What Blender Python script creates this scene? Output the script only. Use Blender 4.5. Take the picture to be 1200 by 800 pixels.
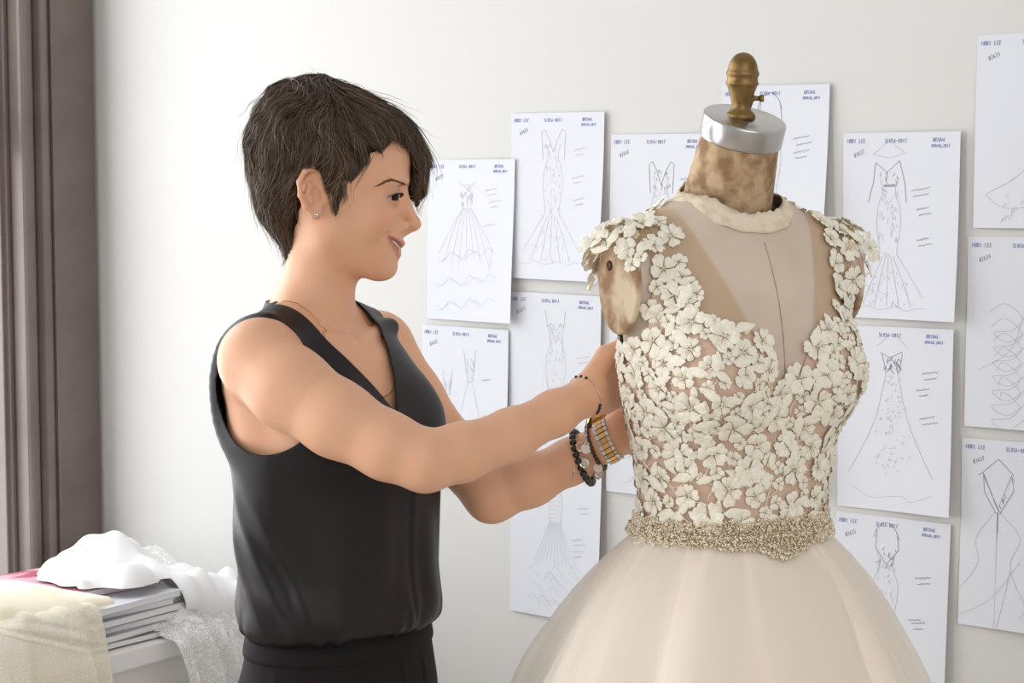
import bpy, bmesh, math, random
import numpy as np
from mathutils import Vector, Matrix

for o in list(bpy.data.objects):
    bpy.data.objects.remove(o, do_unlink=True)
scene = bpy.context.scene
COL = scene.collection

# ------------------------------------------------------------------ camera
FPX = 2300.0                      # focal length in pixels of the 1200x800 frame
PITCH = math.radians(4.85)
CAMZ = 1.52
cam_d = bpy.data.cameras.new('camera')
cam_d.sensor_width = 36.0
cam_d.lens = FPX / 1200.0 * 36.0
cam_d.clip_start = 0.05
cam = bpy.data.objects.new('camera', cam_d)
cam.location = (0, 0, CAMZ)
cam.rotation_euler = (math.pi / 2 - PITCH, 0, 0)
COL.objects.link(cam)
scene.camera = cam

# the wall with the sketches recedes to the left; the window wall meets it in the corner
YAW = math.radians(35)
WU = np.array([math.cos(YAW), -math.sin(YAW), 0.0])      # along sketch wall, to the right
WN = np.array([-math.sin(YAW), -math.cos(YAW), 0.0])     # out of sketch wall, into the room
WP0 = np.array([0.588, 2.94, 0.0])
CORNER = WP0 + WU * (-1.752)
ZUP = np.array([0, 0, 1.0])

# ------------------------------------------------------------------ light
world = bpy.data.worlds.new('world')
scene.world = world
world.use_nodes = True
bg = world.node_tree.nodes['Background']
bg.inputs[0].default_value = (1.0, 0.985, 0.97, 1)
bg.inputs[1].default_value = 0.52

def area_light(name, loc, direction, sx, sy, power, color):
    d = bpy.data.lights.new(name, 'AREA')
    d.shape = 'RECTANGLE'
    d.size = sx
    d.size_y = sy
    d.energy = power
    d.color = color
    o = bpy.data.objects.new(name, d)
    o.location = loc
    o.rotation_euler = Vector(direction).to_track_quat('-Z', 'Y').to_euler()
    COL.objects.link(o)
    return o

# daylight through the tall window of the left wall (just outside its glass)
_wl = CORNER + WN * 0.95 - WU * 0.235
area_light('window_daylight', (_wl[0], _wl[1], 1.75), WU - np.array([0, 0, 0.10]), 1.55, 2.4, 60.0, (0.93, 0.97, 1.0))
# added side fill, set in an unseen second window nearer the camera
_wl = CORNER + WN * 2.8 - WU * 0.235
area_light('added_side_fill', (_wl[0], _wl[1], 1.75), WU - np.array([0, 0, 0.10]), 1.35, 2.4, 88.0, (0.96, 0.98, 1.0))
# added soft fill from behind the camera, no window modelled there
area_light('added_front_fill', (1.3, -2.4, 2.5), (-0.25, 1.0, -0.26), 3.4, 2.2, 60.0, (1.0, 0.975, 0.94))

vs = scene.view_settings
vs.view_transform = 'Standard'
vs.look = 'None'
vs.gamma = 1.0
vs.use_curve_mapping = False
vs.exposure = 0.0

# ------------------------------------------------------------------ helpers
def ray(px, py):
    a = (px - 600.0) / FPX
    b = (400.0 - py) / FPX
    return np.array([a, math.cos(PITCH) + b * math.sin(PITCH), -math.sin(PITCH) + b * math.cos(PITCH)])

def W(px, py, d):
    """world point at distance d (world Y) in the direction of photo pixel (px, py)"""
    r = ray(px, py)
    t = d / r[1]
    return np.array([0, 0, CAMZ]) + r * t

def wall_sz(px, py):
    r = ray(px, py)
    O = np.array([0, 0, CAMZ])
    t = ((WP0 - O) @ WN) / (r @ WN)
    p = O + t * r
    return (p - WP0) @ WU, p[2]

def srgb(r, g, b):
    def f(c):
        c /= 255.0
        return c / 12.92 if c <= 0.04045 else ((c + 0.055) / 1.055) ** 2.4
    return (f(r), f(g), f(b))

def mat(name, color, rough=0.6, metal=0.0, spec=0.5, noise=None, bump=None, sss=0.0, sheen=0.0,
        alpha=None, attr=None, coat=0.0, sss_rad=(1, .35, .2), trans=0.0):
    """noise=(scale, other_color, lo, hi); bump=(scale, strength, distance)"""
    m = bpy.data.materials.new(name)
    m.use_nodes = True
    nt = m.node_tree
    p = nt.nodes['Principled BSDF']
    p.inputs['Base Color'].default_value = (*color, 1)
    p.inputs['Roughness'].default_value = rough
    p.inputs['Metallic'].default_value = metal
    p.inputs['Specular IOR Level'].default_value = spec
    if sss:
        p.inputs['Subsurface Weight'].default_value = sss
        p.inputs['Subsurface Radius'].default_value = sss_rad
        p.inputs['Subsurface Scale'].default_value = 0.008
    if sheen:
        p.inputs['Sheen Weight'].default_value = sheen
    if coat:
        p.inputs['Coat Weight'].default_value = coat
    if trans:
        p.inputs['Transmission Weight'].default_value = trans
    tc = None
    if noise or bump:
        tc = nt.nodes.new('ShaderNodeTexCoord')
    base_socket = None
    if attr:
        a = nt.nodes.new('ShaderNodeAttribute')
        a.attribute_name = attr
        base_socket = a.outputs['Color']
        nt.links.new(base_socket, p.inputs['Base Color'])
    if noise:
        sc, c2, lo, hi = noise
        n = nt.nodes.new('ShaderNodeTexNoise')
        n.inputs['Scale'].default_value = sc
        n.inputs['Detail'].default_value = 6
        nt.links.new(tc.outputs['Object'], n.inputs['Vector'])
        r = nt.nodes.new('ShaderNodeMapRange')
        r.inputs['From Min'].default_value = lo
        r.inputs['From Max'].default_value = hi
        nt.links.new(n.outputs['Fac'], r.inputs['Value'])
        mx = nt.nodes.new('ShaderNodeMix')
        mx.data_type = 'RGBA'
        mx.inputs[6].default_value = (*color, 1)
        mx.inputs[7].default_value = (*c2, 1)
        if base_socket:
            nt.links.new(base_socket, mx.inputs[6])
        nt.links.new(r.outputs[0], mx.inputs[0])
        nt.links.new(mx.outputs[2], p.inputs['Base Color'])
    if bump:
        sc, st, dist = bump
        n = nt.nodes.new('ShaderNodeTexNoise')
        n.inputs['Scale'].default_value = sc
        n.inputs['Detail'].default_value = 4
        nt.links.new(tc.outputs['Object'], n.inputs['Vector'])
        b = nt.nodes.new('ShaderNodeBump')
        b.inputs['Strength'].default_value = st
        b.inputs['Distance'].default_value = dist
        nt.links.new(n.outputs['Fac'], b.inputs['Height'])
        nt.links.new(b.outputs[0], p.inputs['Normal'])
    if alpha is not None:
        p.inputs['Alpha'].default_value = alpha
    return m

def build_mesh(name, V, F, smooth=True):
    """V (n,3) array; F (m,3) or (m,4) array or list of lists"""
    V = np.asarray(V, dtype=np.float32).reshape(-1, 3)
    me = bpy.data.meshes.new(name)
    if isinstance(F, np.ndarray) and F.ndim == 2:
        k = F.shape[1]
        me.vertices.add(len(V))
        me.vertices.foreach_set('co', V.ravel())
        me.loops.add(F.size)
        me.loops.foreach_set('vertex_index', F.astype(np.int32).ravel())
        me.polygons.add(len(F))
        me.polygons.foreach_set('loop_start', np.arange(0, F.size, k, dtype=np.int32))
        me.update(calc_edges=True)
        me.validate()
    else:
        me.from_pydata([tuple(map(float, v)) for v in V], [], [list(map(int, f)) for f in F])
        me.update()
    me.polygons.foreach_set('use_smooth', np.full(len(me.polygons), smooth, dtype=bool))
    return me

def obj(name, V, F, m, parent=None, smooth=True, origin=None):
    V = np.asarray(V, dtype=np.float64).reshape(-1, 3)
    if parent is not None:
        V = V - np.array(abs_loc(parent))
        me = build_mesh(name, V, F, smooth)
        o = bpy.data.objects.new(name, me)
        o.parent = parent
    else:
        if origin is None:
            lo, hi = V.min(0), V.max(0)
            origin = np.array([(lo[0] + hi[0]) / 2, (lo[1] + hi[1]) / 2, lo[2]])
        me = build_mesh(name, V - origin, F, smooth)
        o = bpy.data.objects.new(name, me)
        o.location = origin
    if m is not None:
        me.materials.append(m)
    COL.objects.link(o)
    return o

def abs_loc(o):
    p = Vector(o.location)
    while o.parent is not None:
        o = o.parent
        p = p + Vector(o.location)
    return p

def empty(name, loc):
    o = bpy.data.objects.new(name, None)
    o.empty_display_size = 0.05
    o.location = loc
    COL.objects.link(o)
    return o

def tag(o, label, cat, group=None):
    o['label'] = label
    o['category'] = cat
    if group:
        o['group'] = group
    return o

def structure(o):
    o['kind'] = 'structure'
    return o

class MB:
    """collects vertices and faces"""
    def __init__(self):
        self.V = []
        self.F = []
    def add(self, V, F):
        b = len(self.V)
        self.V.extend([tuple(v) for v in V])
        self.F.extend([[i + b for i in f] for f in F])
        return self
    def box(self, o, ax, ay, az):
        """box from corner o with edge vectors"""
        o, ax, ay, az = map(np.asarray, (o, ax, ay, az))
        v = [o, o + ax, o + ax + ay, o + ay, o + az, o + ax + az, o + ax + ay + az, o + ay + az]
        fs = [[0, 3, 2, 1], [4, 5, 6, 7], [0, 1, 5, 4], [1, 2, 6, 5], [2, 3, 7, 6], [3, 0, 4, 7]]
        if np.dot(np.cross(ax, ay), az) < 0:
            fs = [f[::-1] for f in fs]
        return self.add(v, fs)
    def tube(self, pts, radii, n=8, closed=False, cap=True):
        pts = [np.asarray(p, float) for p in pts]
        if np.isscalar(radii):
            radii = [radii] * len(pts)
        m = len(pts)
        prev = None
        V = []
        for i, p in enumerate(pts):
            if closed:
                t = pts[(i + 1) % m] - pts[i - 1]
            else:
                t = pts[min(i + 1, m - 1)] - pts[max(i - 1, 0)]
            t = t / (np.linalg.norm(t) + 1e-12)
            if prev is None:
                a = np.array([0, 0, 1.0]) if abs(t[2]) < .9 else np.array([1.0, 0, 0])
                nrm = np.cross(t, a)
            else:
                nrm = prev - t * (prev @ t)
            nrm /= np.linalg.norm(nrm) + 1e-12
            prev = nrm
            bn = np.cross(t, nrm)
            for k in range(n):
                an = 2 * math.pi * k / n
                V.append(p + radii[i] * (math.cos(an) * nrm + math.sin(an) * bn))
        F = []
        for i in range(m if closed else m - 1):
            j = (i + 1) % m
            for k in range(n):
                l = (k + 1) % n
                F.append([i * n + k, i * n + l, j * n + l, j * n + k])
        if cap and not closed:
            F.append([k for k in range(n)][::-1])
            F.append([(m - 1) * n + k for k in range(n)])
        return self.add(V, F)
    def sphere(self, c, r, nu=10, nv=6):
        c = np.asarray(c, float)
        r = np.asarray(r, float) * np.ones(3)
        V = [c + r * [0, 0, 1]]
        for i in range(1, nv):
            ph = math.pi * i / nv
            for k in range(nu):
                an = 2 * math.pi * k / nu
                V.append(c + r * np.array([math.sin(ph) * math.cos(an), math.sin(ph) * math.sin(an), math.cos(ph)]))
        V.append(c - r * [0, 0, 1])
        F = []
        for k in range(nu):
            F.append([0, 1 + k, 1 + (k + 1) % nu])
        for i in range(nv - 2):
            for k in range(nu):
                a, b = 1 + i * nu + k, 1 + i * nu + (k + 1) % nu
                F.append([a, a + nu, b + nu, b])
        e = len(V) - 1
        s = 1 + (nv - 2) * nu
        for k in range(nu):
            F.append([s + k, e, s + (k + 1) % nu])
        return self.add(V, F)
    def lathe(self, prof, c, axis=(0, 0, 1), n=32):
        """prof: list of (radius, height)"""
        c = np.asarray(c, float)
        ax = np.asarray(axis, float)
        ax = ax / np.linalg.norm(ax)
        e1 = np.cross(ax, [0, 1, 0.0])
        if np.linalg.norm(e1) < .1:
            e1 = np.cross(ax, [1.0, 0, 0])
        e1 /= np.linalg.norm(e1)
        e2 = np.cross(ax, e1)
        V = []
        for r, h in prof:
            for k in range(n):
                an = 2 * math.pi * k / n
                V.append(c + ax * h + r * (math.cos(an) * e1 + math.sin(an) * e2))
        F = []
        for i in range(len(prof) - 1):
            for k in range(n):
                l = (k + 1) % n
                F.append([i * n + k, i * n + l, (i + 1) * n + l, (i + 1) * n + k])
        F.append([k for k in range(n)][::-1])
        F.append([(len(prof) - 1) * n + k for k in range(n)])
        return self.add(V, F)
    def build(self, name, m, parent=None, smooth=True):
        return obj(name, self.V, self.F, m, parent, smooth)

def bevel(o, w, seg=2):
    b = o.modifiers.new('bevel', 'BEVEL')
    b.width = w
    b.segments = seg
    b.limit_method = 'ANGLE'
    return o

def grid_faces(nu, nv):
    i, j = np.meshgrid(np.arange(nu - 1), np.arange(nv - 1), indexing='ij')
    a = i * nv + j
    return np.stack([a, a + nv, a + nv + 1, a + 1], -1).reshape(-1, 4)

RNG = np.random.default_rng(7)

# ------------------------------------------------------------------ materials
M = {}
M['wall'] = mat('white_wall_paint', (0.665, 0.655, 0.638), 0.75, bump=(60, 0.05, 0.002), spec=0.3)
M['floor'] = mat('pale_floor', (0.52, 0.47, 0.41), 0.5, noise=(3, (0.44, 0.39, 0.33), .3, .7))
M['brown'] = mat('taupe_painted_wood', srgb(118, 104, 98), 0.38, noise=(9, srgb(104, 91, 86), .35, .75), bump=(35, .12, .002))
M['brown_dark'] = mat('dark_sash_paint', srgb(72, 64, 62), 0.35, bump=(35, .1, .002))
M['glass'] = mat('window_glass', (0.9, 0.95, 1.0), 0.02, alpha=0.06)
M['paper'] = mat('sketch_paper', (0.70, 0.715, 0.765), 0.7, spec=0.25)
M['pencil'] = mat('pencil_line', (0.25, 0.25, 0.29), 0.7, spec=0.2)
M['pencil_faint'] = mat('faint_pencil_line', (0.50, 0.505, 0.56), 0.7, spec=0.2)
M['ink'] = mat('blue_ink', (0.17, 0.20, 0.45), 0.6, spec=0.2)
M['tape'] = mat('clear_tape', (0.85, 0.86, 0.88), 0.3, alpha=0.5)

# ------------------------------------------------------------------ the room
def wall_panel(name, o, ax, z0, z1, thick, n):
    mb = MB()
    mb.box(np.append(np.asarray(o)[:2], z0), ax, -np.asarray(n) * thick, ZUP * (z1 - z0))
    return structure(mb.build(name, M['wall'], smooth=False))

wall_panel('wall_back', CORNER, WU * 4.6, 0, 3.1, 0.12, WN)
# the window wall, with an opening q 0.20..1.75, z 0.62..2.75
WQ = WN                           # from the corner along the window wall, towards the camera
wn = WU                           # its normal, into the room
mb = MB()
def ww(q0, q1, z0, z1):
    p = CORNER + WQ * q0
    mb.box(np.array([p[0], p[1], z0]), WQ * (q1 - q0), -wn * 0.22, ZUP * (z1 - z0))
Q0, Q1, Z0, Z1 = 0.135, 1.72, 0.42, 2.75
ww(-0.0, Q0, 0, 3.1)
ww(Q1, 2.15, 0, 3.1)
ww(3.45, 4.4, 0, 3.1)
ww(2.15, 3.45, 0, Z0)  # opening left for the added, unseen second window
ww(2.15, 3.45, Z1, 3.1)
ww(Q0, Q1, 0, Z0)
ww(Q0, Q1, Z1, 3.1)
structure(mb.build('wall_left', M['wall'], smooth=False))
mb = MB()
mb.box(np.array([-4.0, -3.0, -0.06]), np.array([8.0, 0, 0]), np.array([0, 9.0, 0]), ZUP * 0.06)
structure(mb.build('floor', M['floor'], smooth=False))

# window_1: taupe casing and mouldings, dark sashes, glass
win = structure(empty('window_1', tuple(CORNER + WQ * 0.9 + ZUP * 0.7)))
def prof_extrude(name, prof, z0, z1, m):
    """prof: (q, proud) polygon, extruded upwards"""
    V, F = [], []
    n = len(prof)
    for z in (z0, z1):
        for q, t in prof:
            p = CORNER + WQ * q + wn * t
            V.append((p[0], p[1], z))
    for i in range(n):
        j = (i + 1) % n
        F.append([i, j, n + j, n + i])
    F.append(list(range(n))[::-1])
    F.append(list(range(n, 2 * n)))
    o = obj(name, V, F, m, win, smooth=False)
    return bevel(o, 0.0025, 2)
prof_extrude('casing', [(.012, 0), (.012, .030), (.118, .030), (.118, 0)], 0.35, 2.86, M['brown'])
prof_extrude('moulding', [(.119, 0), (.119, .022), (.128, .026), (.137, .020), (.142, .004), (.142, -.02), (.119, -.02)], 0.35, 2.86, M['brown'])
# rounded bead of the jamb
bead = [(.143 + .016 + .016 * math.cos(a), -.004 + .016 * math.sin(a)) for a in np.linspace(math.pi, 0, 9)]
prof_extrude('jamb_bead', bead + [(.175, -.06), (.143, -.06)], 0.42, 2.80, M['brown'])
prof_extrude('jamb', [(.1755, -.20), (.1755, -.03), (.186, -.03), (.186, -.036), (.197, -.036), (.197, -.20)], 0.42, 2.80, M['brown'])
prof_extrude('sash_stile', [(.198, -.11), (.198, -.05), (.236, -.05), (.236, -.11)], 1.56, 2.78, M['brown_dark'])
prof_extrude('sash_stile', [(.198, -.17), (.198, -.12), (.226, -.12), (.226, -.17)], 0.44, 1.62, M['brown_dark'])
def win_box(name, q0, q1, t0, t1, z0, z1, m):
    p = CORNER + WQ * q0 + wn * t0
    b = MB().box(np.array([p[0], p[1], z0]), WQ * (q1 - q0), wn * (t1 - t0), ZUP * (z1 - z0))
    return bevel(b.build(name, m, win, smooth=False), .002, 1)
win_box('sash_rail', .236, 1.66, -.11, -.05, 1.56, 1.605, M['brown_dark'])
win_box('sash_rail', .236, 1.66, -.11, -.05, 2.72, 2.78, M['brown_dark'])
win_box('sash_rail', .226, 1.66, -.17, -.12, 0.44, 0.52, M['brown_dark'])
win_box('sash_stile', 1.66, 1.70, -.17, -.05, 0.44, 2.78, M['brown_dark'])
win_box('casing', 1.70, 1.82, -.02, .03, 0.35, 2.86, M['brown'])
win_box('casing', .119, 1.70, -.02, .03, 2.74, 2.86, M['brown'])
win_box('window_sill', .119, 1.82, -.20, .045, 0.38, 0.415, M['brown'])
win_box('pane', .226, 1.66, -.146, -.143, 0.52, 1.60, M['glass'])
win_box('pane', .236, 1.66, -.082, -.079, 1.605, 2.72, M['glass'])

win = structure(empty('added_window_2', tuple(CORNER + WQ * 2.8 + ZUP * 0.42)))  # out-of-view window, added to carry the side fill light
win_box('casing', 2.05, 2.15, -.02, .03, 0.35, 2.86, M['brown'])
win_box('casing', 3.45, 3.55, -.02, .03, 0.35, 2.86, M['brown'])
win_box('casing', 2.15, 3.45, -.02, .03, 2.74, 2.86, M['brown'])
win_box('window_sill', 2.05, 3.55, -.20, .045, 0.38, 0.415, M['brown'])
win_box('sash_rail', 2.15, 3.45, -.12, -.06, 1.56, 1.605, M['brown_dark'])
# ------------------------------------------------------------------ sketches pinned to the wall
GLYPH = {   # single-stroke handwriting, unit box 0..1
 'M': [[(0, 0), (.05, 1), (.45, .35), (.85, 1), (.9, 0)]], 'O': [[(.4, 1), (.1, .8), (.05, .3), (.35, 0), (.7, .2), (.75, .7), (.4, 1)]],
 'R': [[(.05, 0), (.08, 1), (.6, .95), (.65, .6), (.1, .5), (.7, 0)]], 'I': [[(.3, 0), (.32, 1)]], 'L': [[(.1, 1), (.08, 0), (.6, .03)]],
 'E': [[(.65, 1), (.1, .97), (.08, 0), (.65, .02)], [(.1, .5), (.5, .52)]], 'B': [[(.08, 0), (.1, 1), (.55, .9), (.5, .55), (.1, .5), (.65, .4), (.6, .05), (.08, 0)]],
 'D': [[(.08, 0), (.1, 1), (.6, .8), (.65, .3), (.08, 0)]], 'A': [[(0, 0), (.35, 1), (.7, 0)], [(.12, .35), (.58, .35)]],
 'S': [[(.65, .9), (.3, 1), (.1, .75), (.6, .4), (.5, .05), (.05, .08)]], 'P': [[(.08, 0), (.1, 1), (.6, .9), (.55, .5), (.1, .45)]],
 'N': [[(.05, 0), (.08, 1), (.62, 0), (.66, 1)]], 'G': [[(.65, .9), (.3, 1), (.05, .5), (.3, 0), (.65, .15), (.65, .45), (.4, .45)]],
 'U': [[(.08, 1), (.1, .15), (.4, 0), (.65, .2), (.66, 1)]], 'T': [[(0, 1), (.7, 1)], [(.35, 1), (.35, 0)]], 'Y': [[(.05, 1), (.35, .5)], [(.65, 1), (.2, 0)]],
 '-': [[(.1, .5), (.55, .5)]], ',': [[(.3, .1), (.2, -.2)]], '#': [[(.2, 0), (.3, 1)], [(.5, 0), (.6, 1)], [(.05, .35), (.7, .38)], [(.1, .68), (.75, .7)]],
 '0': [[(.35, 1), (.08, .6), (.15, .1), (.45, 0), (.65, .5), (.35, 1)]], '1': [[(.2, .8), (.38, 1), (.36, 0)]], '2': [[(.1, .8), (.4, 1), (.6, .75), (.08, 0), (.65, .02)]],
 '3': [[(.1, .95), (.55, .95), (.3, .58), (.6, .3), (.35, 0), (.05, .1)]], '4': [[(.5, 0), (.5, 1), (.05, .35), (.7, .35)]], '5': [[(.6, 1), (.15, 1), (.12, .55), (.55, .5), (.5, .05), (.05, .05)]],
 '6': [[(.5, 1), (.12, .5), (.2, .03), (.55, .1), (.5, .45), (.12, .35)]], '7': [[(.05, 1), (.65, 1), (.25, 0)]], '8': [[(.35, .5), (.1, .78), (.35, 1), (.6, .78), (.1, .25), (.35, 0), (.62, .25), (.35, .5)]],
 '9': [[(.6, .7), (.3, .5), (.12, .8), (.4, 1), (.6, .75), (.45, 0)]], ' ': []}

def text_strokes(s, x, y, h, slant=0.12, rot=0.0, sp=0.78, asp=0.62):
    out = []
    cx = 0.0
    for ch in s:
        for st in GLYPH.get(ch, []):
            pts = []
            for gx, gy in st:
                lx = (cx + gx) * h * asp + gy * h * slant
                ly = gy * h
                pts.append((x + lx * math.cos(rot) - ly * math.sin(rot), y + lx * math.sin(rot) + ly * math.cos(rot)))
            out.append(pts)
        cx += 1.0 * sp / 0.78
    return out

def spline(pts, n=8):
    """Catmull-Rom through points"""
    P = [np.array(p, float) for p in pts]
    P = [2 * P[0] - P[1]] + P + [2 * P[-1] - P[-2]]
    out = []
    for i in range(1, len(P) - 2):
        for k in range(n):
            t = k / n
            a, b, c, d = P[i - 1], P[i], P[i + 1], P[i + 2]
            out.append(tuple(.5 * ((2 * b) + (-a + c) * t + (2 * a - 5 * b + 4 * c - d) * t * t + (-a + 3 * b - 3 * c + d) * t ** 3)))
    out.append(tuple(P[-2]))
    return out

SW, SH = 0.189, 0.279             # sheet size in metres
def mirror(pts, cx):
    return [(2 * cx - x, y) for x, y in pts]

def squiggle(rng, x, y, w, h=.006, rot=.15, n=9):
    pts = [(x + w * i / n * math.cos(rot) + rng.uniform(-.001, .001), y + w * i / n * math.sin(rot) + (h if i % 2 else -h) * .5 * rng.uniform(.3, 1)) for i in range(n + 1)]
    return spline(pts, 3)

def gown(rng, kind, cx=.5, top=.90, s=1.0):
    """pencil drawing of a gown in sheet units (x 0..1, y 0..1); returns dark and faint strokes"""
    d, f = [], []
    def Y(v): return top - v * s
    def X(v): return cx + v * s
    sym = []
    if kind in ('ball', 'ball2'):
        d += [[(X(-.11), Y(.0)), (X(-.04), Y(.03)), (X(0), Y(.015)), (X(.04), Y(.03)), (X(.11), Y(.0))]]
        sym += [[(-.11, 0), (-.08, .10), (-.045, .17)]]
        for k in range(26):
            x = rng.uniform(-.08, .08); y = rng.uniform(.02, .14)
            d.append([(X(x), Y(y)), (X(x + rng.uniform(-.03, .03)), Y(y + .03))])
        f += [spline([(X(-.045), Y(.17)), (X(-.2), Y(.32)), (X(-.36), Y(.50))]), spline([(X(.045), Y(.17)), (X(.18), Y(.3)), (X(.33), Y(.46)), (X(.30), Y(.6))])]
        for k in range(7):
            a = -.3 + .1 * k
            f.append(spline([(X(a * .15), Y(.18)), (X(a * .5), Y(.3)), (X(a), Y(.55 + rng.uniform(-.06, .06)))]))
        for yy, r in ((.52, .36), (.70, .40), (.86, .38)):
            f.append(spline([(X(-r + 2 * r * k / 9), Y(yy + .03 * math.sin(k * 2.1) - .05 * k / 9)) for k in range(10)]))
            f.append(spline([(X(-r + 2 * r * k / 9), Y(yy + .012 + .025 * math.sin(k * 1.7 + 1) - .05 * k / 9)) for k in range(8)]))
    elif kind in ('mermaid', 'mermaid_v', 'mermaid_strap', 'halter', 'sleeved'):
        w = .105 if kind != 'halter' else .12
        if kind == 'mermaid_v':
            d += [[(X(-.10), Y(0)), (X(-.05), Y(.06)), (X(0), Y(.15))], [(X(.10), Y(0)), (X(.05), Y(.06)), (X(0), Y(.15))], [(X(-.10), Y(0)), (X(-.14), Y(.015)), (X(-.12), Y(.2))], [(X(.10), Y(0)), (X(.14), Y(.015)), (X(.13), Y(.2))]]
        elif kind == 'mermaid_strap':
            d += [[(X(-.13), Y(-.02)), (X(-.10), Y(.09))], [(X(.11), Y(-.02)), (X(.09), Y(.09))], spline([(X(-.10), Y(.09)), (X(-.05), Y(.07)), (X(0), Y(.11)), (X(.05), Y(.07)), (X(.09), Y(.09))])]
        elif kind == 'halter':
            d += [spline([(X(-.13), Y(.0)), (X(-.10), Y(-.06)), (X(0), Y(-.10)), (X(.08), Y(-.06)), (X(.12), Y(0))]), [(X(-.10), Y(-.05)), (X(-.11), Y(.06)), (X(0), Y(.16))], [(X(.10), Y(-.04)), (X(.12), Y(.06)), (X(0), Y(.16))]]
        elif kind == 'sleeved':
            f += [[(X(0), Y(-.13)), (X(-.15), Y(-.05))], [(X(0), Y(-.13)), (X(.14), Y(-.06))], spline([(X(-.16), Y(-.05)), (X(0), Y(-.03)), (X(.16), Y(-.06))])]
            d += [[(X(-.13), Y(0)), (X(-.02), Y(.06)), (X(.10), Y(-.01))], [(X(-.13), Y(0)), (X(-.15), Y(.12)), (X(-.20), Y(.24))], [(X(.10), Y(-.01)), (X(.15), Y(.12)), (X(.17), Y(.24))], [(X(-.05), Y(.135)), (X(.06), Y(.13))], [(X(-.05), Y(.14)), (X(.06), Y(.136))], [(X(-.05), Y(.145)), (X(.06), Y(.142))]]
        hip = .27
        prof = [(-.09, .09), (-.06, .17), (-w, hip), (-.115, .38), (-.085, .52), (-.10, .57)]
        f += [spline([(X(x), Y(y)) for x, y in prof]), spline([(X(-x), Y(y)) for x, y in prof])]
        fl = [(-.09, .55), (-.2, .66), (-.34, .80)]
        f += [spline([(X(x), Y(y)) for x, y in fl]), spline([(X(-x * 1.02), Y(y)) for x, y in fl])]
        f += [spline([(X(-.38 + .76 * k / 8), Y(.87 + .012 * math.sin(k * 2.3))) for k in range(9)])]
        for k in range(60):
            yy = rng.uniform(.05, .55); hw = .09 if yy < .52 else .05
            x = rng.uniform(-hw, hw)
            (d if yy < .16 else f).append([(X(x), Y(yy)), (X(x + rng.uniform(-.02, .02)), Y(yy + rng.uniform(.005, .025))), (X(x + rng.uniform(-.02, .02)), Y(yy + .02))])
        for k in range(40):
            yy = rng.uniform(.62, .86); hw = (yy - .5) * .85
            x = rng.uniform(-hw, hw)
            f.append([(X(x), Y(yy)), (X(x + rng.uniform(-.03, .03)), Y(yy + rng.uniform(.005, .03)))])
        for k in range(5):
            a = -.24 + .12 * k
            f.append(spline([(X(a * .2), Y(.56)), (X(a * .6), Y(.7)), (X(a), Y(.86))]))
    elif kind == 'aline':
        f += [[(X(-.03), Y(-.12)), (X(-.13), Y(-.05)), (X(-.16), Y(-.04))], [(X(.03), Y(-.12)), (X(.12), Y(-.05)), (X(.15), Y(-.04))]]
        d += [[(X(-.12), Y(0)), (X(-.02), Y(.03)), (X(.1), Y(-.01))], [(X(-.1), Y(.01)), (X(-.06), Y(.12))], [(X(.1), Y(0)), (X(.07), Y(.12))]]
        for k in range(30):
            x = rng.uniform(-.07, .07); y = rng.uniform(.02, .11)
            d.append([(X(x), Y(y)), (X(x + rng.uniform(-.03, .03)), Y(y + .025))])
        pr = [(-.06, .12), (-.10, .25), (-.17, .42), (-.30, .60), (-.44, .76)]
        f += [spline([(X(x), Y(y)) for x, y in pr]), spline([(X(-x * .95), Y(y)) for x, y in pr])]
        f += [spline([(X(-.40), Y(.84)), (X(-.2), Y(.9)), (X(.1), Y(.88)), (X(.2), Y(.91)), (X(.42), Y(.86))])]
        for k in range(70):
            yy = rng.uniform(.14, .75); hw = .05 + yy * .28
            x = rng.normal(0, hw * .45)
            f.append([(X(x), Y(yy)), (X(x + rng.uniform(-.03, .03)), Y(yy + rng.uniform(.0, .03))), (X(x + rng.uniform(-.03, .03)), Y(yy + rng.uniform(0, .02)))])
    elif kind == 'tiered':
        f += [spline([(X(-.05), Y(.0)), (X(-.08), Y(.12)), (X(-.06), Y(.24))]), spline([(X(.06), Y(0)), (X(.09), Y(.12)), (X(.07), Y(.24))])]
        for k in range(8):
            f.append(spline([(X(-.07), Y(.02 + .028 * k)), (X(.02), Y(.0 + .03 * k)), (X(.08), Y(.03 + .028 * k))]))
        for k in range(11):
            a = -.26 + .052 * k
            f.append(spline([(X(a * .25), Y(.24)), (X(a * .6), Y(.38)), (X(a), Y(.53 + rng.uniform(-.03, .03)))]))
        for k in range(26):
            x, y = rng.uniform(-.38, .30), rng.uniform(.5, .92)
            f.append(spline([(X(x), Y(y)), (X(x + .05), Y(y - .03)), (X(x + .12), Y(y + .01)), (X(x + .16), Y(y + .04))]))
    elif kind == 'duo':
        for (c2, t2, s2) in ((.30, .72, .7), (.56, .86, .9)):
            def x2(v): return c2 + v * s2
            def y2(v): return t2 - v * s2
            d.append([(x2(-.08), y2(0)), (x2(-.06), y2(.1)), (x2(-.02), y2(.22)), (x2(.03), y2(.22)), (x2(.06), y2(.1)), (x2(.07), y2(0))])
            d.append([(x2(-.03), y2(.225)), (x2(.04), y2(.22)), (x2(-.03), y2(.232))])
            f.append(spline([(x2(-.03), y2(.24)), (x2(-.12), y2(.45)), (x2(-.25), y2(.8))]))
            f.append(spline([(x2(.04), y2(.24)), (x2(.14), y2(.5)), (x2(.26), y2(.8))]))
            for k in range(10):
                a = rng.uniform(-.05, .05); b = rng.uniform(.05, .18)
                d.append([(x2(a), y2(b)), (x2(a + .02), y2(b + .03))])
    elif kind == 'ruffle':
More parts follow.
